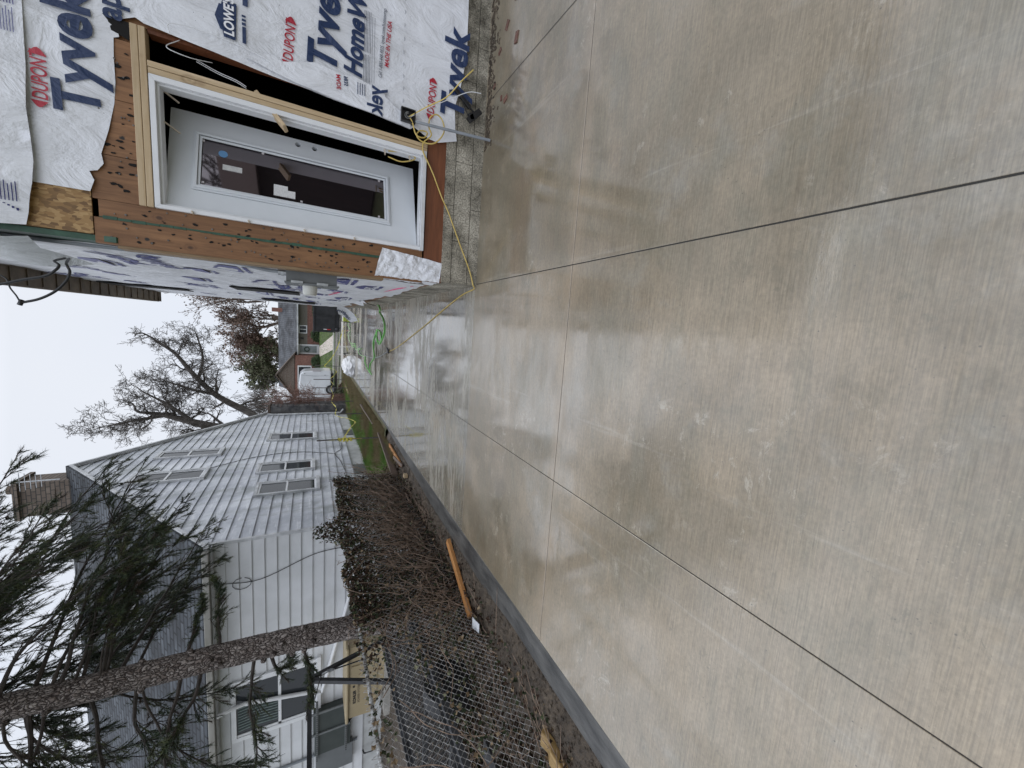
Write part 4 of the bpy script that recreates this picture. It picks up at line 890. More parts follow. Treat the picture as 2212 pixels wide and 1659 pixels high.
for x in (-5.95, -3.47): pass
b = MB(); b.bar((-4.7, 6.5, .42), (-4.7, 7.6, .40), .08, .08); b.build('tongue', m_frame, tr)
b = MB(); b.bar((-3.62, 2.0, .30), (-3.62, 2.6, .30), .18, .02); b.build('mudguard', m_frame, tr)
for x in (-5.5, -4.1):
    b = MB(); b.cyl((x, 3.6, .28), (x+.2, 3.6, .28), .28, 20); b.build('wheel', basic('tyre_rubber', (.015, .015, .016), None, rough=.7), tr)

# ------------------------------------------------------------ chain link fence
FX = -3.2
fence = thing('chain_link_fence', 'old chain link fence with top rail overgrown by ivy along the driveway', 'fence', (FX, 5, 0))
def chain(y0, y1, z0, z1, cell=.062, rad=.0016, fx=FX, sag=.012):
    b = MB(); h = cell/2; k = 0; y = y0
    while y < y1:
        pts = []; z = z0; q = 0
        while z <= z1+.01:
            yy = y+(h if (q+k) % 2 else 0)
            pts.append((fx+.004*(1 if (q+k) % 2 else -1)+sag*math.sin(yy*2.1)*math.sin(z*2.6), yy+.01*math.sin(z*3+yy), z)); z += h; q += 1
        b.tube(pts, rad, 3, False); y += h; k += 1
    return b
m_wire = basic('weathered_chain_wire', (.26, .25, .235), (.50, .49, .47), 9, .5, metal=.2)
chain(1.2, 8.24, .02, 1.21, rad=.0019).build('chain_mesh', m_wire, fence, recalc=False)
b = MB(); b.tube([(FX-.02, 1.0, 1.19), (FX-.02, 5.9, 1.195), (FX-.02, 8.24, 1.20)], .017, 8)
b.build('top_rail', basic('flaky_galvanised_rail', (.10, .09, .08), (.55, .56, .56), 17, .5, metal=.3, lo=.42, hi=.55), fence)
for (y, h, lab) in ((8.24, 1.33, None), (5.75, 1.3, None), (1.1, 1.22, None)):
    b = MB(); b.cyl((FX-.03, y, -.1), (FX-.03, y, h), .024, 10); b.build('fence_post', m_steel, fence)
b = MB(); r = random.Random(8); y = 1.2
while y < 4.6:
    b.tube([(FX, y, 1.19), (FX+.005, y+.012, 1.235+r.uniform(0, .02)), (FX-.005, y+.03, 1.225)], .0022, 4); b.tube([(FX, y+.03, 1.19), (FX, y+.03, 1.24)], .0022, 4); y += .058
b.build('wire_tops', m_wire, fence)
# fallen grey post behind the mesh and debris
b = MB(); b.tube([(-5.05, 8.03, .35), (-4.2, 6.8, .22), (-3.5, 5.55, .06)], [.05, .055, .06], 8); b.build('fallen_post', basic('silvered_wood', (.22, .22, .23), (.40, .40, .41), 9, .7, (1, .3, 1)), tg=('silvery weathered wooden post fallen behind the ivy covered fence', 'post'))
# ------------------------------------------------------------ ivy, brambles, litter
m_iv = [basic('dark_ivy_leaf', (.014, .020, .009), (.04, .052, .02), 30, .75, spec=.25), basic('brown_ivy_leaf', (.020, .013, .009), (.065, .040, .027), 30, .85, spec=.2), basic('pale_ivy_leaf', (.10, .115, .06), (.17, .16, .09), 30, .5), basic('tan_dead_leaf', (.15, .10, .055), (.26, .19, .11), 30, .7)]
ivy = thing('ivy', 'tangle of dark green and brown ivy smothering the fence beside the white house', 'ivy', (FX, 6, 0))
def leaf(b, p, s, r, m):
    b.m = m
    n = Vector((r.gauss(0, 1), r.gauss(0, .7), r.gauss(0, .7)+.3)).normalized(); a = n.orthogonal().normalized(); a.rotate(Matrix.Rotation(r.uniform(0, 6.28), 3, n)); c = n.cross(a)
    b.face([p-a*s*.5, p-a*s*.1+c*s*.5+n*s*.12, p+a*s*.18+c*s*.22, p+a*s*.62, p+a*s*.18-c*s*.22, p-a*s*.1-c*s*.5+n*s*.12])
r = random.Random(31); b = MB()
def topz(y):
    t = 1.24+.06*noise.noise(Vector((y*2, 0, 0)))
    t += .40*math.exp(-((y-6.12)/.23)**2)+.06*math.exp(-((y-4.9)/.25)**2)
    return t
for _ in range(21000):
    y = r.uniform(3.9, 8.22) if r.random() < .86 else r.uniform(3.3, 4.8)
    u = r.random(); z = topz(y)*(1-u**1.15*1.02)
    if y < 3.95 and z > .3 and r.random() < .6: continue
    
    x = FX-.07+r.gauss(0, .028)+(.07+r.gauss(0, .04))*(z > .98 or r.random() < .17)
    p = Vector((x, y, max(.01, z)))
    q = r.random(); m = 0 if q < .30 else (1 if q < .88 else (2 if q < .93 else 3))
    leaf(b, p, r.uniform(.022, .052), r, m)
for _ in range(420):   # sparse trailing ivy on the near fence
    y = r.uniform(2.2, 4.0); z = r.choice((r.gauss(1.15, .05), r.gauss(.85-.25*(4-y)*.8, .05), r.gauss(.35, .1)))
    q = r.random(); leaf(b, Vector((FX+r.gauss(.01, .02), y, max(.02, z))), r.uniform(.025, .05), r, 0 if q < .4 else (2 if q < .6 else 3))
b.build('leaves', m_iv, ivy, recalc=False)
b = MB()
m_stem = basic('ivy_stem', (.12, .085, .06), (.28, .20, .145), 14, .8)
for _ in range(420):
    y = r.uniform(3.7, 8.2); z = r.uniform(0, .3); x = FX+r.uniform(-.03, .06); pts = [Vector((x, y, z))]; d = Vector((0, r.uniform(-1, 1), 1)).normalized()
    for k in range(r.randint(8, 18)):
        d = (d+Vector((r.gauss(0, .12), r.gauss(0, .35), r.gauss(0, .28)))).normalized(); q = pts[-1]+d*.085; q.x = min(max(q.x, FX-.06), FX+.16); q.z = min(max(q.z, .01), topz(q.y)+.07); pts.append(q)
    w0 = r.uniform(.003, .0065); b.tube(catmull(pts, 2), [w0*(1-.6*i/(len(pts)*2)) for i in range(len(catmull(pts, 2)))], 4, False)
for _ in range(10):
    y = r.uniform(2.3, 4.2); pts = [Vector((FX+.02, y, r.uniform(.9, 1.2)))]; d = Vector((0, r.choice((-1, 1))*.6, -.6))
    for k in range(9): d = (d+Vector((0, r.gauss(0, .25), r.gauss(0, .2)))).normalized(); q = pts[-1]+d*.11; q.z = max(.02, q.z); pts.append(q)
    b.tube(catmull(pts, 3), .004, 4, False)
b.build('stems', m_stem, ivy, recalc=False)
# ivy columns rising over the fence are part of the same plant
b = MB(); b.m = 0; r = random.Random(77)
for _ in range(26000):
    x = r.uniform(-7.4, -2.86); y = r.uniform(.6, 9.0)
    if x > -3.1 and r.random() < .55: continue
    s = r.uniform(.02, .05)*(1.3 if x < -4 else 1); q = r.random(); leaf(b, Vector((x, y, soilz(x, y)+r.uniform(0, .05)+(.12*r.random() if (x < -3.2 and y > 4) else 0))), s, r, 1 if q < .62 else (3 if q < .73 else (0 if q < .98 else 2)))
b.build('leaf_litter', m_iv, tg=('brown leaf litter and creeping ivy covering the ground around the fence', 'leaf litter', None, 'stuff'), recalc=False)
b = MB()
for _ in range(1300):
    x = r.uniform(-6.5, -2.9); y = r.uniform(1.2, 8.8); 
    a = r.uniform(0, 3.14); L = r.uniform(.08, .5); z = soilz(x, y)+r.uniform(.005, .10)*(1 if x < -3.15 else .3); d = Vector((math.cos(a), math.sin(a), r.uniform(-.1, .3)))
    p = Vector((x, y, z)); b.tube([p, p+d*L*.5+Vector((0, 0, r.uniform(-.01, .03))), p+d*L], [.004, .003, .0015], 4, False)
b.build('twig_litter', m_stem, tg=('fallen twigs tangled on the ground under the ivy', 'twigs', None, 'stuff'), recalc=False)
# clods beside the slab
b = MB(); r = random.Random(14)
for _ in range(7000):
    x = -2.66-abs(r.gauss(0, .22)); y = r.uniform(.8, 9.2); q = .003+.02*r.random()**3; v = Vector((x, y, soilz(x, y)+q*.2)); e = [Vector((r.uniform(.5, 1)*q, 0, 0)), Vector((0, r.uniform(.5, 1)*q, 0)), Vector((0, 0, r.uniform(.4, .8)*q))]
    a = r.uniform(0, 6); n = len(b.v)
    for k in range(5): t = a+k*1.256; b.v.append(tuple(v+e[0]*math.cos(t)+e[1]*math.sin(t)))
    b.v.append(tuple(v+e[2]))
    for k in range(5): b.f.append((n+k, n+(k+1) % 5, n+5)); b.mi.append(0)
b.build('soil_clods', m_soil, tg=('wet brown soil crumbs along the dirty edge of the slab', 'soil clods', None, 'stuff'), recalc=False)

# loose boards
def board(name, p, q, wd, ht, m, lab, grp=None, up=(0, 0, 1)):
    b = MB(); b.bar(p, q, wd, ht, up); return b.build(name, m, bevel=.004, tg=(lab, 'board', grp))
board('timber_board', (-2.80, 4.56, .035), (-3.20, 3.62, .06), .085, .045, m_orange, 'bright orange brown timber offcut lying between fence and slab')
board('form_board', (-2.93, 14.4, .05), (-2.86, 11.25, .05), .04, .12, m_oldwood, 'long grey form board on the grass edge farther up the driveway')
board('form_board', (-2.83, 10.15, .06), (-3.14, 7.95, .09), .04, .13, m_oldwood, 'dark form board slanting across the grass edge by the near stake')
board('form_board', (-2.80, 8.95, .03), (-2.83, 7.65, .03), .09, .03, m_orange, 'short tan plank lying beside the dark form board')
board('form_board', (-2.84, 8.2, .07), (-2.80, 7.5, .03), .06, .03, m_oldwood, 'small split plank end against the slab edge')
board('white_plank', (-3.41, 22.1, .03), (-3.46, 19.9, .04), .14, .04, m_pine, 'pale plank lying in the grass near the far stakes')
b = MB(); b.prism([(2.14, .02), (1.9, -.01), (1.6, .0), (1.6, .07), (1.95, .085), (2.02, .05), (2.10, .075)], 'x', -3.16, -3.04); 
b.build('split_log', wood_mat('yellow_split_wood', (.22, .13, .04), (.48, .33, .14), 'y', sc=5), bevel=.01, tg=('splintered yellow split log at the bottom corner of the verge', 'log'))
b = MB(); b.box(-2.86, -2.80, 7.0, 7.10, .03, .10); b.build('cut_block', m_pine, bevel=.003, tg=('small pale cut wood block in the leaves beside the slab', 'block'))
b = MB()
G_ = MB(); G_.v = []; 
pp = cloth([(0, 0), (.17, .01), (.18, .12), (.01, .13)], lambda u, v: (-3.08-v*.9+.3*u, 3.47-u, .095+.004*math.sin(u*30)), .05, 3); pk = pp.build('paper_packet', basic('white_packet', (.55, .57, .6), (.7, .72, .74), 18, .4), smooth=True, solid=.006, tg=('small white plastic packet lying on the soil near the orange board', 'packet'))
b = MB(); textmb('NO', .028, lambda u, v: (u, v, .075), (-3.26, 3.42), R(100), mb=b) if False else None

# stakes with caution tape
ST = [(-2.95, 10.15, 1.53), (-3.14, 13.87, .96), (-3.35, 17.22, 1.5), (-3.22, 19.92, 1.61), (-3.16, 22.34, 1.54), (-2.82, 25.81, 1.45)]
names = ['nearest steel stake, wrapped thickly in yellow tape', 'short steel stake second from the camera, in front of the red twig bush', 'third steel stake, crossing the van side between its wheel and the red twig bush', 'steel stake standing in front of the van wheel', 'steel stake just to the right of the van wheel, nearer the tarp bundle', 'farthest steel stake, beside the back of the white van']
for (x, y, h), lab in zip(ST, names):
    b = MB(); b.cyl((x, y, -.2), (x+.01, y+.01, h), .019, 8); b.build('steel_stake', m_rebar, tg=(lab, 'stake', 'steel stakes along the slab edge'))
m_tape = basic('yellow_tape', (.55, .48, .04), (.75, .68, .12), 7, .35)
def ribbon(b, pts, wd=.05, tw=3.0):
    pts = catmull(pts, 8); n = len(b.v)
    for i, p in enumerate(pts):
        a = tw*i/8+1.2*math.sin(i*.7); d = Vector((.35*math.cos(a), .1, math.sin(a)))*wd*.5*(.5+.5*abs(math.cos(i*.37))); b.v += [tuple(p-d), tuple(p+d)]
    for i in range(len(pts)-1): b.f.append((n+2*i, n+2*i+1, n+2*i+3, n+2*i+2)); b.mi.append(0)
b = MB()
ribbon(b, [(-2.95, 10.15, .95), (-2.86, 10.9, .72), (-2.95, 11.9, .5), (-3.0, 12.6, .62), (-3.1, 13.3, .83), (-3.14, 13.87, .93), (-3.25, 15.5, .82), (-3.35, 17.22, .90), (-3.3, 18.5, .78), (-3.22, 19.92, .82), (-3.2, 21, .68), (-3.16, 22.34, .75), (-3.05, 23.4, .5), (-2.95, 24.6, .35), (-2.86, 25.3, .75), (-2.82, 25.81, .95)])
ribbon(b, [(-2.82, 25.81, .95), (-2.3, 25.6, .55), (-1.6, 25.2, .25), (-.9, 24.6, .10), (-.3, 23.5, .04)], .06)
for k in range(16): 
    z = .72+k*.022; a = k*1.7
    ribbon(b, [(-2.95+.03*math.cos(a), 10.15+.03*math.sin(a), z), (-2.95+.05*math.cos(a+1), 10.15+.05*math.sin(a+1), z+.01), (-2.95+.03*math.cos(a+2.2), 10.15+.03*math.sin(a+2.2), z-.01)], .06)
ribbon(b, [(-2.94, 10.13, 1.0), (-2.93, 10.1, 1.15), (-2.94, 10.12, 1.25)], .04); ribbon(b, [(-2.95, 10.1, .9), (-2.92, 10.08, .7), (-2.94, 10.1, .5)], .06)
b.build('caution_tape', m_tape, recalc=False, solid=.002, tg=('yellow caution tape strung twisted between the steel stakes', 'tape'))
b = MB()
for i, p in enumerate([(-2.95, 10.15, .86), (-2.95, 10.14, .98), (-2.955, 10.15, .80)]): b.obox((p[0]-.02, p[1]-.055, p[2]), Vector((1, 0, 0)), Vector((0, 1, 0)), Vector((0, .3, 1)).normalized(), .02, .004, .010)

# hoses
m_hose = basic('green_hose_rubber', (.10, .46, .06), (.16, .56, .10), 5, .4)
A_ = [(.56, 12.5), (.5, 11.42), (.35, 10.98), (.28, 11.02), (.10, 10.43), (-.07, 10.19), (-.28, 10.27), (-.48, 10.68), (-.49, 11.20), (-.33, 11.52), (-.20, 11.30), (-.25, 10.83), (-.43, 10.62), (-.58, 11.02), (-.44, 11.45), (-.20, 11.42), (-.30, 11.62), (-.45, 11.94), (-.66, 12.12), (-.95, 11.87), (-1.08, 11.99), (-1.3, 12.71), (-1.54, 12.67), (-1.58, 12.36), (-1.52, 13.35), (-1.37, 14.02), (-1.19, 13.95)]
B_ = [(-1.19, 13.95), (-1.2, 15.18), (-1.13, 15.88), (-.98, 15.21), (-1.13, 16.64), (-1.0, 17.2), (-1.07, 18.39), (-1.0, 18.72), (-.94, 17.21), (-1.1, 17.47), (-1.08, 19.04), (-.87, 19.78), (-.63, 20.57), (-.44, 19.48), (-.2, 20.5), (.05, 19.9)]
b = MB(); b.tube(catmull([(x, y, .013) for x, y in A_], 6), .0145, 7); b.build('air_hose', m_hose, smooth=True, recalc=False, tg=('bright green air hose looped on the wet driveway in front', 'hose'))
b = MB(); b.tube(catmull([(x, y, .012+.05*abs(math.sin(i*1.9))) for i, (x, y) in enumerate(B_)], 6), .011, 6); b.build('coiled_air_hose', basic('pale_green_hose', (.28, .58, .20), (.36, .66, .27), 5, .4), smooth=True, recalc=False, tg=('paler coiled green hose leading back to the small compressor', 'hose'))
# compressor
cpz = thing('air_compressor', 'small lime green and black air compressor beyond the house corner', 'air compressor', (.12, 19.4, 0))
b = MB(); b.cyl((-.06, 19.4, .13), (.30, 19.4, .13), .09, 16); b.build('tank', basic('lime_enamel', (.38, .46, .06), (.5, .56, .1), 4, .4), cpz, bevel=.01)
b = MB(); b.box(-.05, .14, 19.3, 19.5, .2, .36); b.build('pump_cover', MATS['lime_enamel'], cpz, bevel=.03)
b = MB(); b.box(.15, .30, 19.3, 19.5, .2, .34); b.box(-.09, -.06, 19.3, 19.5, 0, .32); b.box(.30, .33, 19.3, 19.5, 0, .32); b.tube([(-.07, 19.4, .32), (-.05, 19.4, .42), (.28, 19.4, .42), (.31, 19.4, .32)], .014, 8); b.build('frame', m_black, cpz, bevel=.01)
# white tarp bundle
def tarp():
    b = MB(); n1, n2 = 40, 26
    for j in range(n2+1):
        for i in range(n1):
            t = 2*math.pi*i/n1; ph = j/n2*math.pi/2
            rx, ry, rz = .42, .95, .42; wv_ = 1+.10*noise.noise(Vector((math.cos(t)*2, math.sin(t)*2, ph*3)))+.10*math.sin(t*9+ph*3)*.5*math.cos(ph)+.12*noise.noise(Vector((math.cos(t)*6, math.sin(t)*6, ph*7)))
            b.v.append((-2.02+rx*math.cos(t)*math.cos(ph)*wv_+.10*math.sin(t)*math.cos(ph), 18.6+ry*math.sin(t)*math.cos(ph)*wv_, .0+rz*math.sin(ph)*wv_))
    for j in range(n2):
        for i in range(n1): a = j*n1+i; c = j*n1+(i+1) % n1; b.f.append((a, c, c+n1, a+n1)); b.mi.append(0)
    return b
tarp().build('tarp_bundle', basic('white_tarp', (.60, .60, .61), (.78, .78, .79), 6, .5, bmp=.4), smooth=True, tg=('crumpled white tarp bundle on the slab edge before the street', 'tarp'))
b = MB(); b.tube(catmull([(-1.55, 18.9, .25), (-1.48, 18.8, .35), (-1.45, 18.9, .1)]), .02, 6); b.build('black_strap', m_black, tg=('short black strap poking out beside the white tarp bundle', 'strap'))

# ------------------------------------------------------------ street: van, dumpster, brick house
m_van = basic('white_van_paint', (.62, .64, .66), (.68, .70, .72), 2, .25, coat=.5)
van = thing('cargo_van', 'plain white cargo van parked on the street beyond the stakes', 'van', (-6.3, 31.5, 0))
X0, X1 = -9.4, -3.72; YN, YF = 30.9, 32.8
prof = [(X0, .35), (X0, .95), (X0+.25, 1.15), (X0+1.0, 1.35), (X0+1.75, 2.15), (X0+2.2, 2.34), (X1-1.0, 2.42), (X1-.3, 2.36), (X1-.08, 2.15), (X1, 1.2), (X1+.02, .35)]
b = MB(); b.prism(prof, 'y', YN, YF); body = b.build('body', m_van, van, bevel=.09)
b = MB(); b.tube([(X1-.32, YN-.004, 2.3), (X1-.40, YN-.006, 1.4), (X1-.36, YN-.006, .5)], .007, 4); b.tube([(-6.9, YN-.004, 2.3), (-6.9, YN-.006, .5)], .007, 4); b.build('panel_seams', basic('seam_grey', (.12, .12, .13), None), body)
b = MB(); b.box(X1-.07, X1+.03, YN-.008, YN+.12, 1.0, 1.55); b.build('tail_light', basic('tail_lens', (.42, .40, .41), None, rough=.2), body)
b = MB(); b.box(X0+1.1, X0+2.3, YN-.006, YN+.02, 1.45, 2.1); b.build('side_window', m_glass, body)
for x in (-5.12, -8.4):
    b = MB(); b.cyl((x, YN-.012, .36), (x, YN+.24, .36), .35, 28); wo = b.build('wheel', basic('tyre_rubber', (.015, .015, .016), None, rough=.7), van, bevel=.02)
    b = MB(); b.cyl((x, YN-.025, .36), (x, YN-.012, .36), .21, 24); b.cyl((x, YN-.035, .36), (x, YN-.025, .36), .07, 12)
    b.build('rim', basic('grey_rim', (.16, .165, .17), (.3, .3, .31), 12, .4, metal=.4), wo)
for x in (-5.12, -8.4):
    b = MB(); b.tube([(x+.44*math.cos(t), YN-.005, .38+.44*math.sin(t)) for t in [i*math.pi/14 for i in range(15)]], .03, 6); b.build('wheel_arch', m_van, body)
b = MB(); b.box(X0+.4, X1-.2, YN+.04, YF-.05, .2, .36); b.build('sill', m_black, van)
b = MB(); b.cyl((-6.3, YN-.008, .72), (-6.3, YN+.01, .72), .07, 14); b.cyl((X1-.22, YN-.008, 2.05), (X1-.22, YN+.01, 2.05), .03, 8); b.cyl((X1-.32, YN-.008, .75), (X1-.32, YN+.01, .75), .03, 8); b.build('caps', MATS['seam_grey'], body)
dm = thing('dumpster', 'large black steel roll off dumpster on the street beyond the house corner', 'dumpster', (1.5, 29.8, 0))
m_dm = basic('black_dumpster_paint', (.012, .013, .015), (.028, .029, .032), 3, .45)
b = MB(); b.prism([(-.86, 1.50), (-.78, .22), (2.4, .22), (2.48, 1.50)], 'y', 28.6, 32.6); b.build('bin', m_dm, dm)
b = MB(); b.box(-.92, 2.54, 28.52, 28.598, 1.44, 1.54); b.box(-.92, -.862, 28.6, 32.6, 1.44, 1.54)
for x in (-.86, .2, 1.2, 2.3): b.box(x, x+.07, 28.53, 28.597, .22, 1.44)
b.build('ribs', m_dm, dm, bevel=.01)
b = MB(); b.box(-.80, 2.4, 28.65, 32.5, -.02, .215); b.cyl((-.7, 28.6, .1), (-.55, 28.6, .1), .14, 12); b.build('skids', m_dm, dm)
for x in (-.70, .95):
    b = MB(); b.box(x, x+.05, 28.515, 28.528, .50, .72); rs = b.build('reflector', basic('red_reflector', (.5, .02, .02), None, rough=.3), dm)
    b = MB(); b.box(x, x+.05, 28.515, 28.528, .7205, .92); b.build('reflector', basic('white_reflector', (.65, .65, .65), None, rough=.3), dm)

FY = 47.0; Z0 = .86
fh_ = thing('brick_house', 'single storey red brick house with grey shingle roof across the street', 'house', (-2, FY, Z0))
m_rb = brick_mat('red_brick', (.19, .075, .055), (.27, .12, .09), (.24, .19, .16), 4)
b = MB(); b.box(-8.3, 8, FY, FY+8, Z0-.3, 2.0); b.box(-3.96, -3.0+.0, FY-.02, FY-.001, Z0, 2.9); b.build('brick_wall', m_rb, fh_)
b = MB(); b.box(-8.2, 8, FY+.005, FY+7.9, 2.0, 2.98); b.build('upper_wall', basic('taupe_siding', (.15, .135, .11), (.20, .18, .15), 2, .6, (1, 1, 9)), fh_)
b = MB(); b.box(-8.3, -3.95, FY-1.1, FY, Z0-.3, 3.2); b.prism([(-8.45, 3.15), (-3.80, 3.15), (-6.05, 4.70)], 'y', FY-1.1, FY); gbw = b.build('front_gable', m_rb, fh_)
b = MB(); b.prism([(-8.6, 3.10), (-8.45, 3.10), (-6.05, 4.78), (-3.75, 3.10), (-3.6, 3.10), (-6.05, 4.93)], 'y', FY-1.35, FY+2); b.build('gable_roof', MATS['brown_roof_shingle'], fh_)
b = MB(); 
for k in range(12): 
    z = 3.2+k*.125; hw = (4.7-z)/1.55*2.2; b.box(-6.05-hw, -6.05+hw, FY-1.125, FY-1.101, z, z+.10) if hw > .1 else None
b.build('gable_shingles', basic('tan_shake', (.15, .12, .10), (.24, .20, .17), 9, .8), fh_)
m_shf = shingle('grey_blue_shingle', (.075, .08, .09), (.12, .125, .135), rot=(R(-40), 0, 0))
b = MB(); b.prism([(FY-.55, 2.95), (FY+4, 4.93), (FY+8.5, 2.95), (FY+8.5, 2.85), (FY+4, 4.8), (FY-.55, 2.85)], 'x', -8.0, 8.5); rff = b.build('roof', m_shf, fh_)
b = MB(); b.box(.42, .86, FY+2.9, FY+3.5, 3.9, 5.45); b.build('chimney', m_rb, rff)
b = MB(); b.box(-8, 8.5, FY-.66, FY-.55, 2.84, 2.97); b.build('gutter', m_trim, fh_)
o = MB(); x0, x1, z0, z1 = -1.68, -.80, 2.02, 2.82
o.box(x0, x1, FY-.05, FY+.0, z0-.0, z1); wf_ = o.build('window', m_white, fh_); o = MB(); o.box(x0+.1, (x0+x1)/2-.04, FY-.06, FY-.051, z0+.1, z1-.1); o.box((x0+x1)/2+.04, x1-.1, FY-.06, FY-.051, z0+.1, z1-.1); o.build('pane', m_glass, wf_)
o = MB(); o.box(-3.86, -2.82, FY-.10, FY-.021, Z0, 2.88); dr = o.build('front_door', m_white, fh_); o = MB(); o.box(-3.70, -2.98, FY-.115, FY-.101, Z0+.25, 2.72); o.build('pane', basic('pale_storm_glass', (.22, .25, .25), (.30, .33, .33), 5, .2), dr)
o = MB(); o.tube([(-3.34+.22*math.cos(t*.5), FY-.14, 2.05+.22*math.sin(t*.5)) for t in range(14)], .06, 7); o.build('wreath', basic('wreath_green', (.04, .07, .05), (.08, .11, .09), 20, .9), dr)
o = MB(); o.box(-7.5, -5.0, FY-1.18, FY-1.101, 1.6, 2.9); wf_ = o.build('window', m_white, fh_); o = MB(); o.box(-7.35, -5.15, FY-1.2, FY-1.181, 1.7, 2.8); o.build('pane', m_glass, wf_)
o = MB(); o.cyl((-2.2, FY-.12, 2.65), (-2.2, FY-.12, 2.35), .07, 8); o.build('porch_lantern', m_black, fh_)

# shrubs: leafy clumps
def shrub(name, c, rx, ry, rz, n, s, ms, lab, cat, seed, grp=None):
    r = random.Random(seed); t = thing(name, lab, cat, c, grp); b = MB()
    for _ in range(n):
        d = Vector((r.gauss(0, 1), r.gauss(0, 1), abs(r.gauss(0, 1)))).normalized()*r.uniform(.55, 1.0)**.5*(1+.25*noise.noise(Vector((r.random()*3, r.random()*3, seed))))
        leaf(b, Vector((c[0]+d.x*rx, c[1]+d.y*ry, c[2]+d.z*rz)), s*r.uniform(.6, 1.3), r, 0 if r.random() < .7 else 1)
    b.build('foliage', ms, t, recalc=False)
    b = MB()
    for k in range(7): a = r.uniform(0, 6.28); b.tube([c, (c[0]+rx*.5*math.cos(a), c[1]+ry*.5*math.sin(a), c[2]+rz*.8)], [.03, .01], 5)
    b.build('stems', m_stem, t)
m_sh = [basic('yew_leaf', (.02, .045, .015), (.05, .085, .03), 9, .6), basic('yew_tip', (.06, .10, .03), (.09, .13, .05), 9, .6)]
shrub('evergreen_shrub', (-1.75, FY-1.0, .75), .8, .8, .95, 2600, .10, m_sh, 'rounded dark evergreen shrub to the right of the brick house door', 'shrub', 1, 'evergreen shrubs before the brick house')
shrub('evergreen_shrub', (-4.5, FY-2.0, .7), .8, .8, .95, 2600, .10, m_sh, 'rounded dark evergreen shrub to the left of the brick house door', 'shrub', 2, 'evergreen shrubs before the brick house')
shrub('clipped_hedge', (2.2, FY-1.2, .75), 3.6, .7, .85, 5200, .10, m_sh, 'long green hedge above the dumpster before the brick house', 'hedge', 3)
shrub('low_shrub', (-4.3, 23.0, -.02), .55, 1.0, .65, 2600, .055, [m_iv[0], m_iv[2]], 'low dark leafy shrub at the grass end near the white house corner', 'shrub', 4)
shrub('leaf_heap', (-3.9, 24.0, -.02), .35, .5, .3, 900, .05, [m_iv[1], m_iv[3]], 'heap of brown dead leaves by the low shrub', 'leaf heap', 5)

# ------------------------------------------------------------ trees
def grow(b, p, d, L, rad, lev, r, up=.12, spread=.55, shrink=.72, segs=4, ch=(2, 3), minr=.004, wob=.22, nside=5):
    pts = [p]; rr_ = [rad]; dd = d.copy()
    for k in range(segs):
        dd = (dd+Vector((r.gauss(0, wob), r.gauss(0, wob), r.gauss(0, wob)+up))).normalized(); pts.append(pts[-1]+dd*L/segs); rr_.append(max(minr, rad*(1-.55*(k+1)/segs)))
    b.tube(pts, rr_, nside if lev > 2 else 3, False)
    if lev <= 0: return
    n = r.randint(*ch)+1
    for k in range(n):
        if k == n-1: q = pts[-1]; t = 1
        else: t = r.uniform(.3, .98); f = t*segs; i = min(int(f), segs-1); q = pts[i].lerp(pts[i+1], f-i)
        a = Vector((r.gauss(0, 1), r.gauss(0, 1), r.gauss(0, 1))).normalized(); nd = (dd+a*spread*r.uniform(.7, 1.7)).normalized()
        grow(b, q, nd, L*shrink*r.uniform(.7, 1.15), max(minr, rad*.5*r.uniform(.7, 1.1)), lev-1, r, up, spread, shrink, segs, ch, minr, wob, nside)
m_bark = basic('bare_tree_bark', (.06, .052, .047), (.12, .105, .095), 6, .9, (1, 1, .3), bmp=.4)
m_twig = basic('fine_twig', (.06, .05, .046), None, rough=.9)
def limb(b, pts, r0, r1, r, lev, L, n, **kw):
    c = catmull(pts, 4); b.tube(c, [r0+(r1-r0)*i/(len(c)-1) for i in range(len(c))], 7)
    for k in range(n):
        t = .25+.75*(k+r.random())/n; i = min(int(t*(len(c)-1)), len(c)-2); q = c[i]; d = (c[i+1]-c[i]).normalized(); a = Vector((r.gauss(0, 1), r.gauss(0, .8), r.gauss(0, 1))).normalized()
        grow(b, q, (d*.6+a*.9).normalized(), L*(1.15-.5*t), (r0+(r1-r0)*t)*.45, lev, r, **kw)
    grow(b, c[-1], (c[-1]-c[-2]).normalized(), L*.8, r1, lev, r, **kw)
bt = thing('bare_tree', 'big leafless tree with spreading limbs rising behind the white house roof', 'tree', (-9.3, 34, 0)); r = random.Random(91)
b = MB(); b.tube([(-9.6, 34, -.2), (-9.35, 34, 3.5), (-8.9, 34, 6)], [.42, .36, .30], 10); b.build('trunk', m_bark, bt)
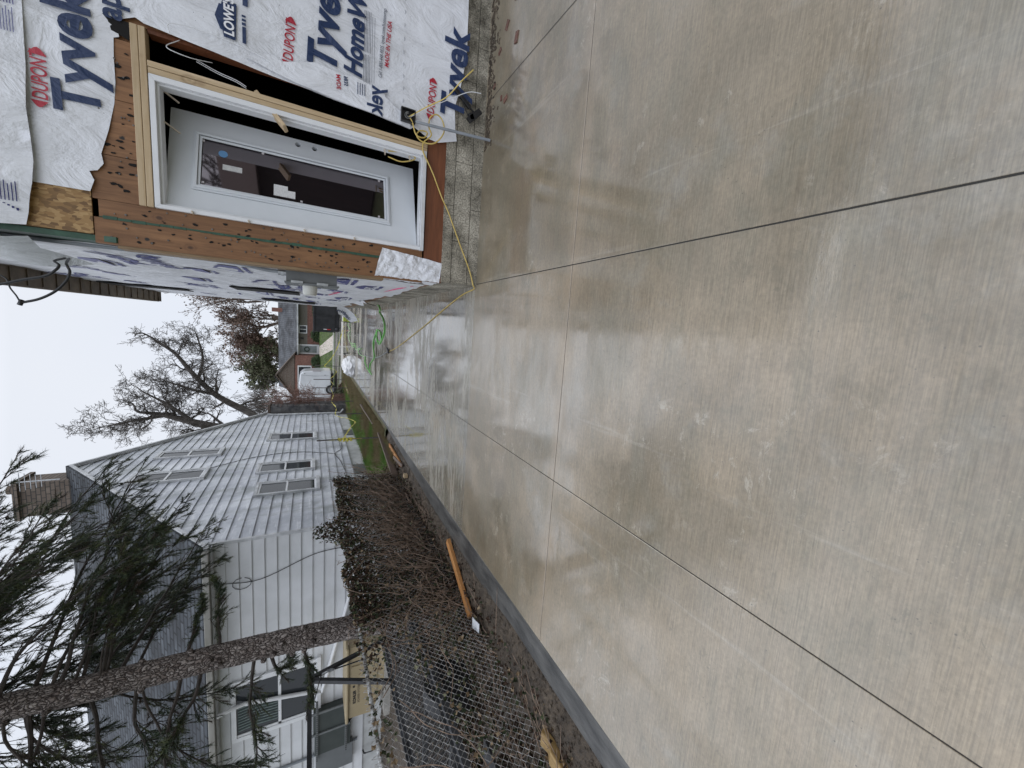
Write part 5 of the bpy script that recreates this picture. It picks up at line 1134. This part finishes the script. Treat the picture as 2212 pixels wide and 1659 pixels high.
for pts, r0, r1, n in (([(-8.9, 34, 6), (-8.5, 34, 7.3), (-7.9, 33.8, 9.0), (-7.28, 33.6, 10.5), (-7.0, 33.3, 11.4)], .26, .07, 12), ([(-9.2, 34, 4), (-7.6, 34.1, 5.5), (-6.7, 34.3, 6.9), (-6.0, 34.5, 7.9), (-4.9, 34.4, 8.8), (-4.0, 34, 9.3), (-3.0, 33.8, 9.9), (-2.2, 33.6, 10.8)], .20, .05, 15), ([(-7.28, 33.6, 10.5), (-7.5, 33.2, 12.0), (-7.7, 33, 13.0)], .09, .03, 6), ([(-7.9, 33.8, 9), (-6.6, 33.5, 10.2), (-5.6, 33.2, 11.4)], .10, .03, 8), ([(-6, 34.5, 7.9), (-5.7, 35, 9.4), (-5.2, 35.2, 10.6)], .09, .03, 7), ([(-9, 34, 5.8), (-10, 34.4, 8), (-10.6, 34.6, 10.2), (-10.4, 34.4, 12)], .15, .04, 9), ([(-4.9, 34.4, 8.8), (-3.4, 34.9, 8.6), (-1.8, 35, 8.9)], .08, .03, 7)):
    b = MB(); limb(b, pts, r0*1.45, r1*1.5, r, 4, 1.4, int(n*1.0), up=.04, spread=.85, shrink=.70, segs=4, ch=(2, 3), minr=.009, wob=.30); b.build('limb', m_bark, bt, recalc=False)
def tree(loc, h, rad, seed, lab, lev=4, L=None, mat=m_bark, spread=.6, minr=.014, ch=(2, 3), lean=(0, 0), cat='tree', name='bare_tree', grp=None, up=.1, lft=None):
    r = random.Random(seed); t = thing(name, lab, cat, loc, grp); b = MB(); p = Vector(loc); top = p+Vector((lean[0], lean[1], h*.3))
    b.tube([p-Vector((0, 0, .3)), top], [rad, rad*.75], 8); b.build('trunk', mat, t)
    b = MB()
    for k in range(4):
        a = Vector((r.gauss(0, .5), r.gauss(0, .5), 1)).normalized(); grow(b, top, a, (L or h*.3), rad*.55, lev, r, up, spread, .74, 4, ch, minr, .2)
    crown_ = b.build('crown', mat, t, recalc=False)
    if lft:
        b = MB(); vs = [v.co for v in crown_.data.vertices]
        for _ in range(lft[0]): q = r.choice(vs)+Vector(loc); leaf(b, q+Vector((r.gauss(0, .15), r.gauss(0, .15), r.gauss(0, .15))), lft[1]*r.uniform(.6, 1.4), r, 0)
        b.build('clinging_leaves', lft[2], t, recalc=False)
m_bt = basic('distant_brown_bark', (.10, .075, .06), (.16, .12, .10), 3, .9); m_bl = basic('rusty_clinging_leaf', (.15, .095, .075), (.25, .17, .13), 4, .8); m_gl = basic('olive_needles', (.08, .09, .045), (.14, .145, .08), 4, .8)
tree((-.5, 62, .9), 11.5, .35, 11, 'tall bare tree right behind the brick house roof, nearest the wrap', L=3.6, mat=m_bt, minr=.02, lft=(3600, .22, m_bl), grp='trees behind the brick house')
tree((-4.3, 66, .9), 10, .33, 12, 'rusty leaved tree behind the middle of the brick house', L=3.2, mat=m_bt, minr=.022, lft=(6500, .24, m_bl), grp='trees behind the brick house')
tree((2.2, 60, .9), 15, .4, 13, 'taller bare tree partly hidden by the wrapped house', L=4.6, mat=m_bt, minr=.022, lft=(1800, .20, m_bl), grp='trees behind the brick house')
tree((-7.2, 60, .9), 8, .25, 14, 'olive green leafy clump behind the brick house roof beside its gable', L=2.6, mat=m_bt, minr=.022, lft=(6000, .24, m_gl), grp='trees behind the brick house')
tree((-10.5, 52, .9), 8, .14, 15, 'slender bare street tree left of the brick house gable', L=2.4, mat=m_bark, minr=.014, spread=.45)
tree((-13, 70, .9), 10, .2, 16, 'hazy bare tree far behind the van', L=3, mat=m_bt, minr=.02)
# red twig bush against the white house corner
tb = thing('red_twig_bush', 'dense reddish brown twiggy bush against the white house corner', 'bush', (-4.1, 21.9, 0)); r = random.Random(6); b = MB()
for _ in range(75):
    p = Vector((-4.32+r.uniform(-.25, .42), 21.9+r.uniform(-.5, .6), 0)); h = r.uniform(1.3, 3.0); q = p+Vector((r.uniform(-.2, .15), r.uniform(-.3, .3), h))
    b.tube([p, (p+q)/2+Vector((r.uniform(-.1, .1), 0, 0)), q], [.012, .009, .007], 4, False)
    for k in range(3): grow(b, q, Vector((r.gauss(.12, .45), r.gauss(0, .4), r.uniform(.1, 1))).normalized(), r.uniform(.3, .65), .007, 2, r, .02, .8, .7, 3, (1, 2), .005, .3)
b.build('twigs', basic('red_brown_twig', (.17, .095, .075), (.26, .16, .13), 5, .8), tb, recalc=False)

# pine tree
pine = thing('pine_tree', 'leaning pine tree with scaly grey brown trunk and drooping needled branches', 'tree', (-4.08, 5, 0))
def bark():
    m, nt, bs = newmat('scaly_pine_bark')
    v = N(nt, 'ShaderNodeTexVoronoi', Scale=34.0, feature='DISTANCE_TO_EDGE'); v2 = N(nt, 'ShaderNodeTexVoronoi', Scale=34.0)
    co = coords(nt, (1, 1, .62)); nn = N(nt, 'ShaderNodeTexNoise', Scale=9.0, Detail=4.0); nt.links.new(co, nn.inputs['Vector']); mv = N(nt, 'ShaderNodeVectorMath', operation='MULTIPLY_ADD'); nt.links.new(nn.outputs['Color'], mv.inputs[0]); mv.inputs[1].default_value = (.14, .14, .14); nt.links.new(co, mv.inputs[2])
    nt.links.new(mv.outputs[0], v.inputs['Vector']); nt.links.new(mv.outputs[0], v2.inputs['Vector'])
    sc_ = N(nt, 'ShaderNodeSeparateColor'); nt.links.new(v2.outputs['Color'], sc_.inputs[0])
    c = ramp(nt, sc_.outputs[0], [(.0, (.20, .16, .14)), (.6, (.31, .265, .24)), (1, (.42, .37, .34))]); c = mixc(nt, ramp(nt, v.outputs['Distance'], [(.03, 1), (.14, 0)]), c, (.035, .024, .02)); nt.links.new(c, bs.inputs['Base Color']); bs.inputs['Roughness'].default_value = .85
    bump(nt, bs, ramp(nt, v.outputs['Distance'], [(0, 0), (.3, 1)]), .9, .02); return m
m_pb = bark()
def tc_(z): return Vector((-4.10+.115*(z/1.15-1)*.72+.02*math.sin(z*1.3), 5.0+.05*math.sin(z*.8), z))
b = MB(); n1, n2 = 30, 130
for j in range(n2+1):
    z = -.1+j*(7.2/n2); c = tc_(z); rad = (.152-.0075*z)*(1+.35*math.exp(-max(z, 0)/.25))
    for i in range(n1):
        t = 2*math.pi*i/n1; q = rad*(1+.06*noise.noise(Vector((math.cos(t)*4, math.sin(t)*4, z*6)))+.05*noise.noise(Vector((math.cos(t)*9, math.sin(t)*9, z*15)))); b.v.append((c.x+q*math.cos(t), c.y+q*math.sin(t), z))
for j in range(n2):
    for i in range(n1): a = j*n1+i; c = j*n1+(i+1) % n1; b.f.append((a, c, c+n1, a+n1)); b.mi.append(0)
r = random.Random(44)
for _ in range(16):
    z = r.uniform(1.5, 4.3); t = r.uniform(-2.5, .3); c = tc_(z); rad = .165-.008*z; d = Vector((math.cos(t), math.sin(t), .2)); b.tube([c+d*(rad-.02), c+d*(rad+.018), c+d*(rad+.03)], [.035, .028, .014], 8)
b.build('trunk', m_pb, pine, smooth=True)
m_nd = [basic('dark_pine_needle', (.024, .042, .020), (.055, .080, .038), 9, .6), basic('olive_pine_needle', (.055, .07, .024), (.10, .115, .04), 9, .6), basic('brown_pine_needle', (.07, .05, .035), None, rough=.8)]
def tuft(b, p, d, r, n=46, L=.055):
    q = r.random(); m = 0 if q < .60 else (1 if q < .93 else 2); ln = r.uniform(.07, .15)
    for _ in range(n):
        b.m = m; o = Vector((r.gauss(0, 1), r.gauss(0, 1), r.gauss(0, 1))); a = (d*.85+o*.62).normalized(); s = p-d*r.uniform(0, ln); w_ = a.cross(o).normalized()*.0026
        b.face([s-w_, s+w_, s+a*L*r.uniform(.7, 1.25)])
wb = MB(); nb = MB(); leafm = m_nd
def pbranch(z, az, L, droop, rad, r, dens=1.0):
    c = tc_(z); d = Vector((math.cos(az), math.sin(az), r.uniform(-.25, .12))); p = c+d*.12; pts = [p]; 
    for k in range(9):
        d = (d+Vector((r.gauss(0, .16), r.gauss(0, .16), -droop*.45+r.gauss(0, .10)+(.10 if k > 6 else 0)))).normalized(); pts.append(pts[-1]+d*L/9)
    cc = catmull(pts, 2); wb.tube(cc, [rad*(1-.8*i/(len(cc)-1)) for i in range(len(cc))], 6, False)
    for i in range(3, len(cc)):
        for side in range(r.choice((1, 2, 2, 3))):
            t = (cc[i]-cc[i-1]).normalized(); a = Vector((r.gauss(0, .8), r.gauss(0, .8), r.gauss(-.25, .45))).normalized(); td = (t*1.0+a*.62+Vector((0, 0, -.12))).normalized(); tl = L*.22*r.uniform(.5, 1.25)*(1.15-.6*i/len(cc)); tp = [cc[i]]
            for k in range(4): td = (td+Vector((r.gauss(0, .13), r.gauss(0, .13), r.gauss(-.07, .1)))).normalized(); tp.append(tp[-1]+td*tl/4)
            if r.random() < .35: tuft(nb, tp[2], td, r, 26, .045)
            wb.tube(tp, [.0055, .0045, .004, .003, .002], 3, False)
            if r.random() < dens*.85: tuft(nb, tp[-1], td, r)
            for k in (1, 2, 3):
                if r.random() < .85:
                    sd_ = (td+Vector((r.gauss(0, .42), r.gauss(0, .42), r.gauss(-.1, .32)))).normalized(); e = tp[k]+sd_*tl*r.uniform(.25, .5); wb.tube([tp[k], (tp[k]+e)/2+Vector((0, 0, .01)), e], [.003, .0025, .0018], 3, False)
                    if r.random() < dens*.68: tuft(nb, e, sd_, r, 36, .05)
for k in range(84):
    z = 3.35+4.2*(k/84)+r.uniform(-.1, .1); az = r.uniform(-math.pi, math.pi)
    if math.cos(az-R(-60)) > .75 and z < 5: az += 1.6      # few limbs straight at the camera
    pbranch(z, az, r.uniform(1.2, 2.1), r.uniform(.07, .17), r.uniform(.009, .018), r)
for k in range(26):
    pbranch(r.uniform(4.6, 7.4), r.uniform(R(-20), R(150)), r.uniform(1.5, 2.3), r.uniform(.10, .26), r.uniform(.010, .018), r)
for (z, az, L, dr_) in ((3.6, R(28), 2.0, .10), (3.9, R(10), 1.9, .10), (4.1, R(50), 2.4, .12), (4.3, R(-5), 2.0, .14), (4.6, R(35), 2.6, .13), (3.5, R(70), 2.2, .12), (4.9, R(15), 2.4, .15), (5.2, R(60), 3.0, .14), (5.0, R(80), 2.8, .14), (5.6, R(30), 2.6, .17), (3.7, R(175), 2.4, .08), (3.3, R(200), 2.0, .07), (4.1, R(220), 2.4, .1), (4.4, R(160), 2.6, .12), (4.8, R(190), 2.6, .12)):
    pbranch(z, az, L*.92, dr_, .020, r)
for (z, az, L, dr_) in ((2.95, R(205), 1.5, .02), (2.75, R(230), 1.1, .20), (2.25, R(215), 1.3, -.02), (1.75, R(190), .7, -.05), (2.6, R(20), .75, -.02), (2.9, R(60), .6, .0), (2.1, R(190), .9, .12)):
    pbranch(z, az, L, dr_, .022, r, .8)
wb.build('branches', basic('pine_branch_bark', (.032, .026, .022), (.07, .057, .048), 9, .85, bmp=.3), pine, recalc=False)
nb.build('needles', m_nd, pine, recalc=False)

# ------------------------------------------------------------ behind the camera (seen mirrored in the door glass)
bdrop = thing('backdrop', 'dark garage building added out of view for the door glass to mirror', 'backdrop', (12, -5, 0))  # unseen building put in so the door glass mirrors something dark
b = MB(); b.box(8.5, 17, -12, 1.5, 0, 3.0); b.build('walls', basic('dark_brown_boards', (.018, .012, .011), (.04, .028, .024), 3, .7, (3, 3, .2)), bdrop)
b = MB(); b.prism([(8.1, 2.9), (12.7, 4.6), (17.3, 2.9)], 'y', -12.3, 1.8); b.build('roof', MATS['brown_roof_shingle'], bdrop)
tree((19.5, -7, 0), 13, .3, 40, 'bare tree behind the garage, mirrored in the door glass', L=4.0, minr=.03, lev=4)
tree((21, -13, 0), 14, .3, 41, 'second bare tree behind the garage, farther back in the door glass reflection', L=3.6, minr=.03, lev=4)
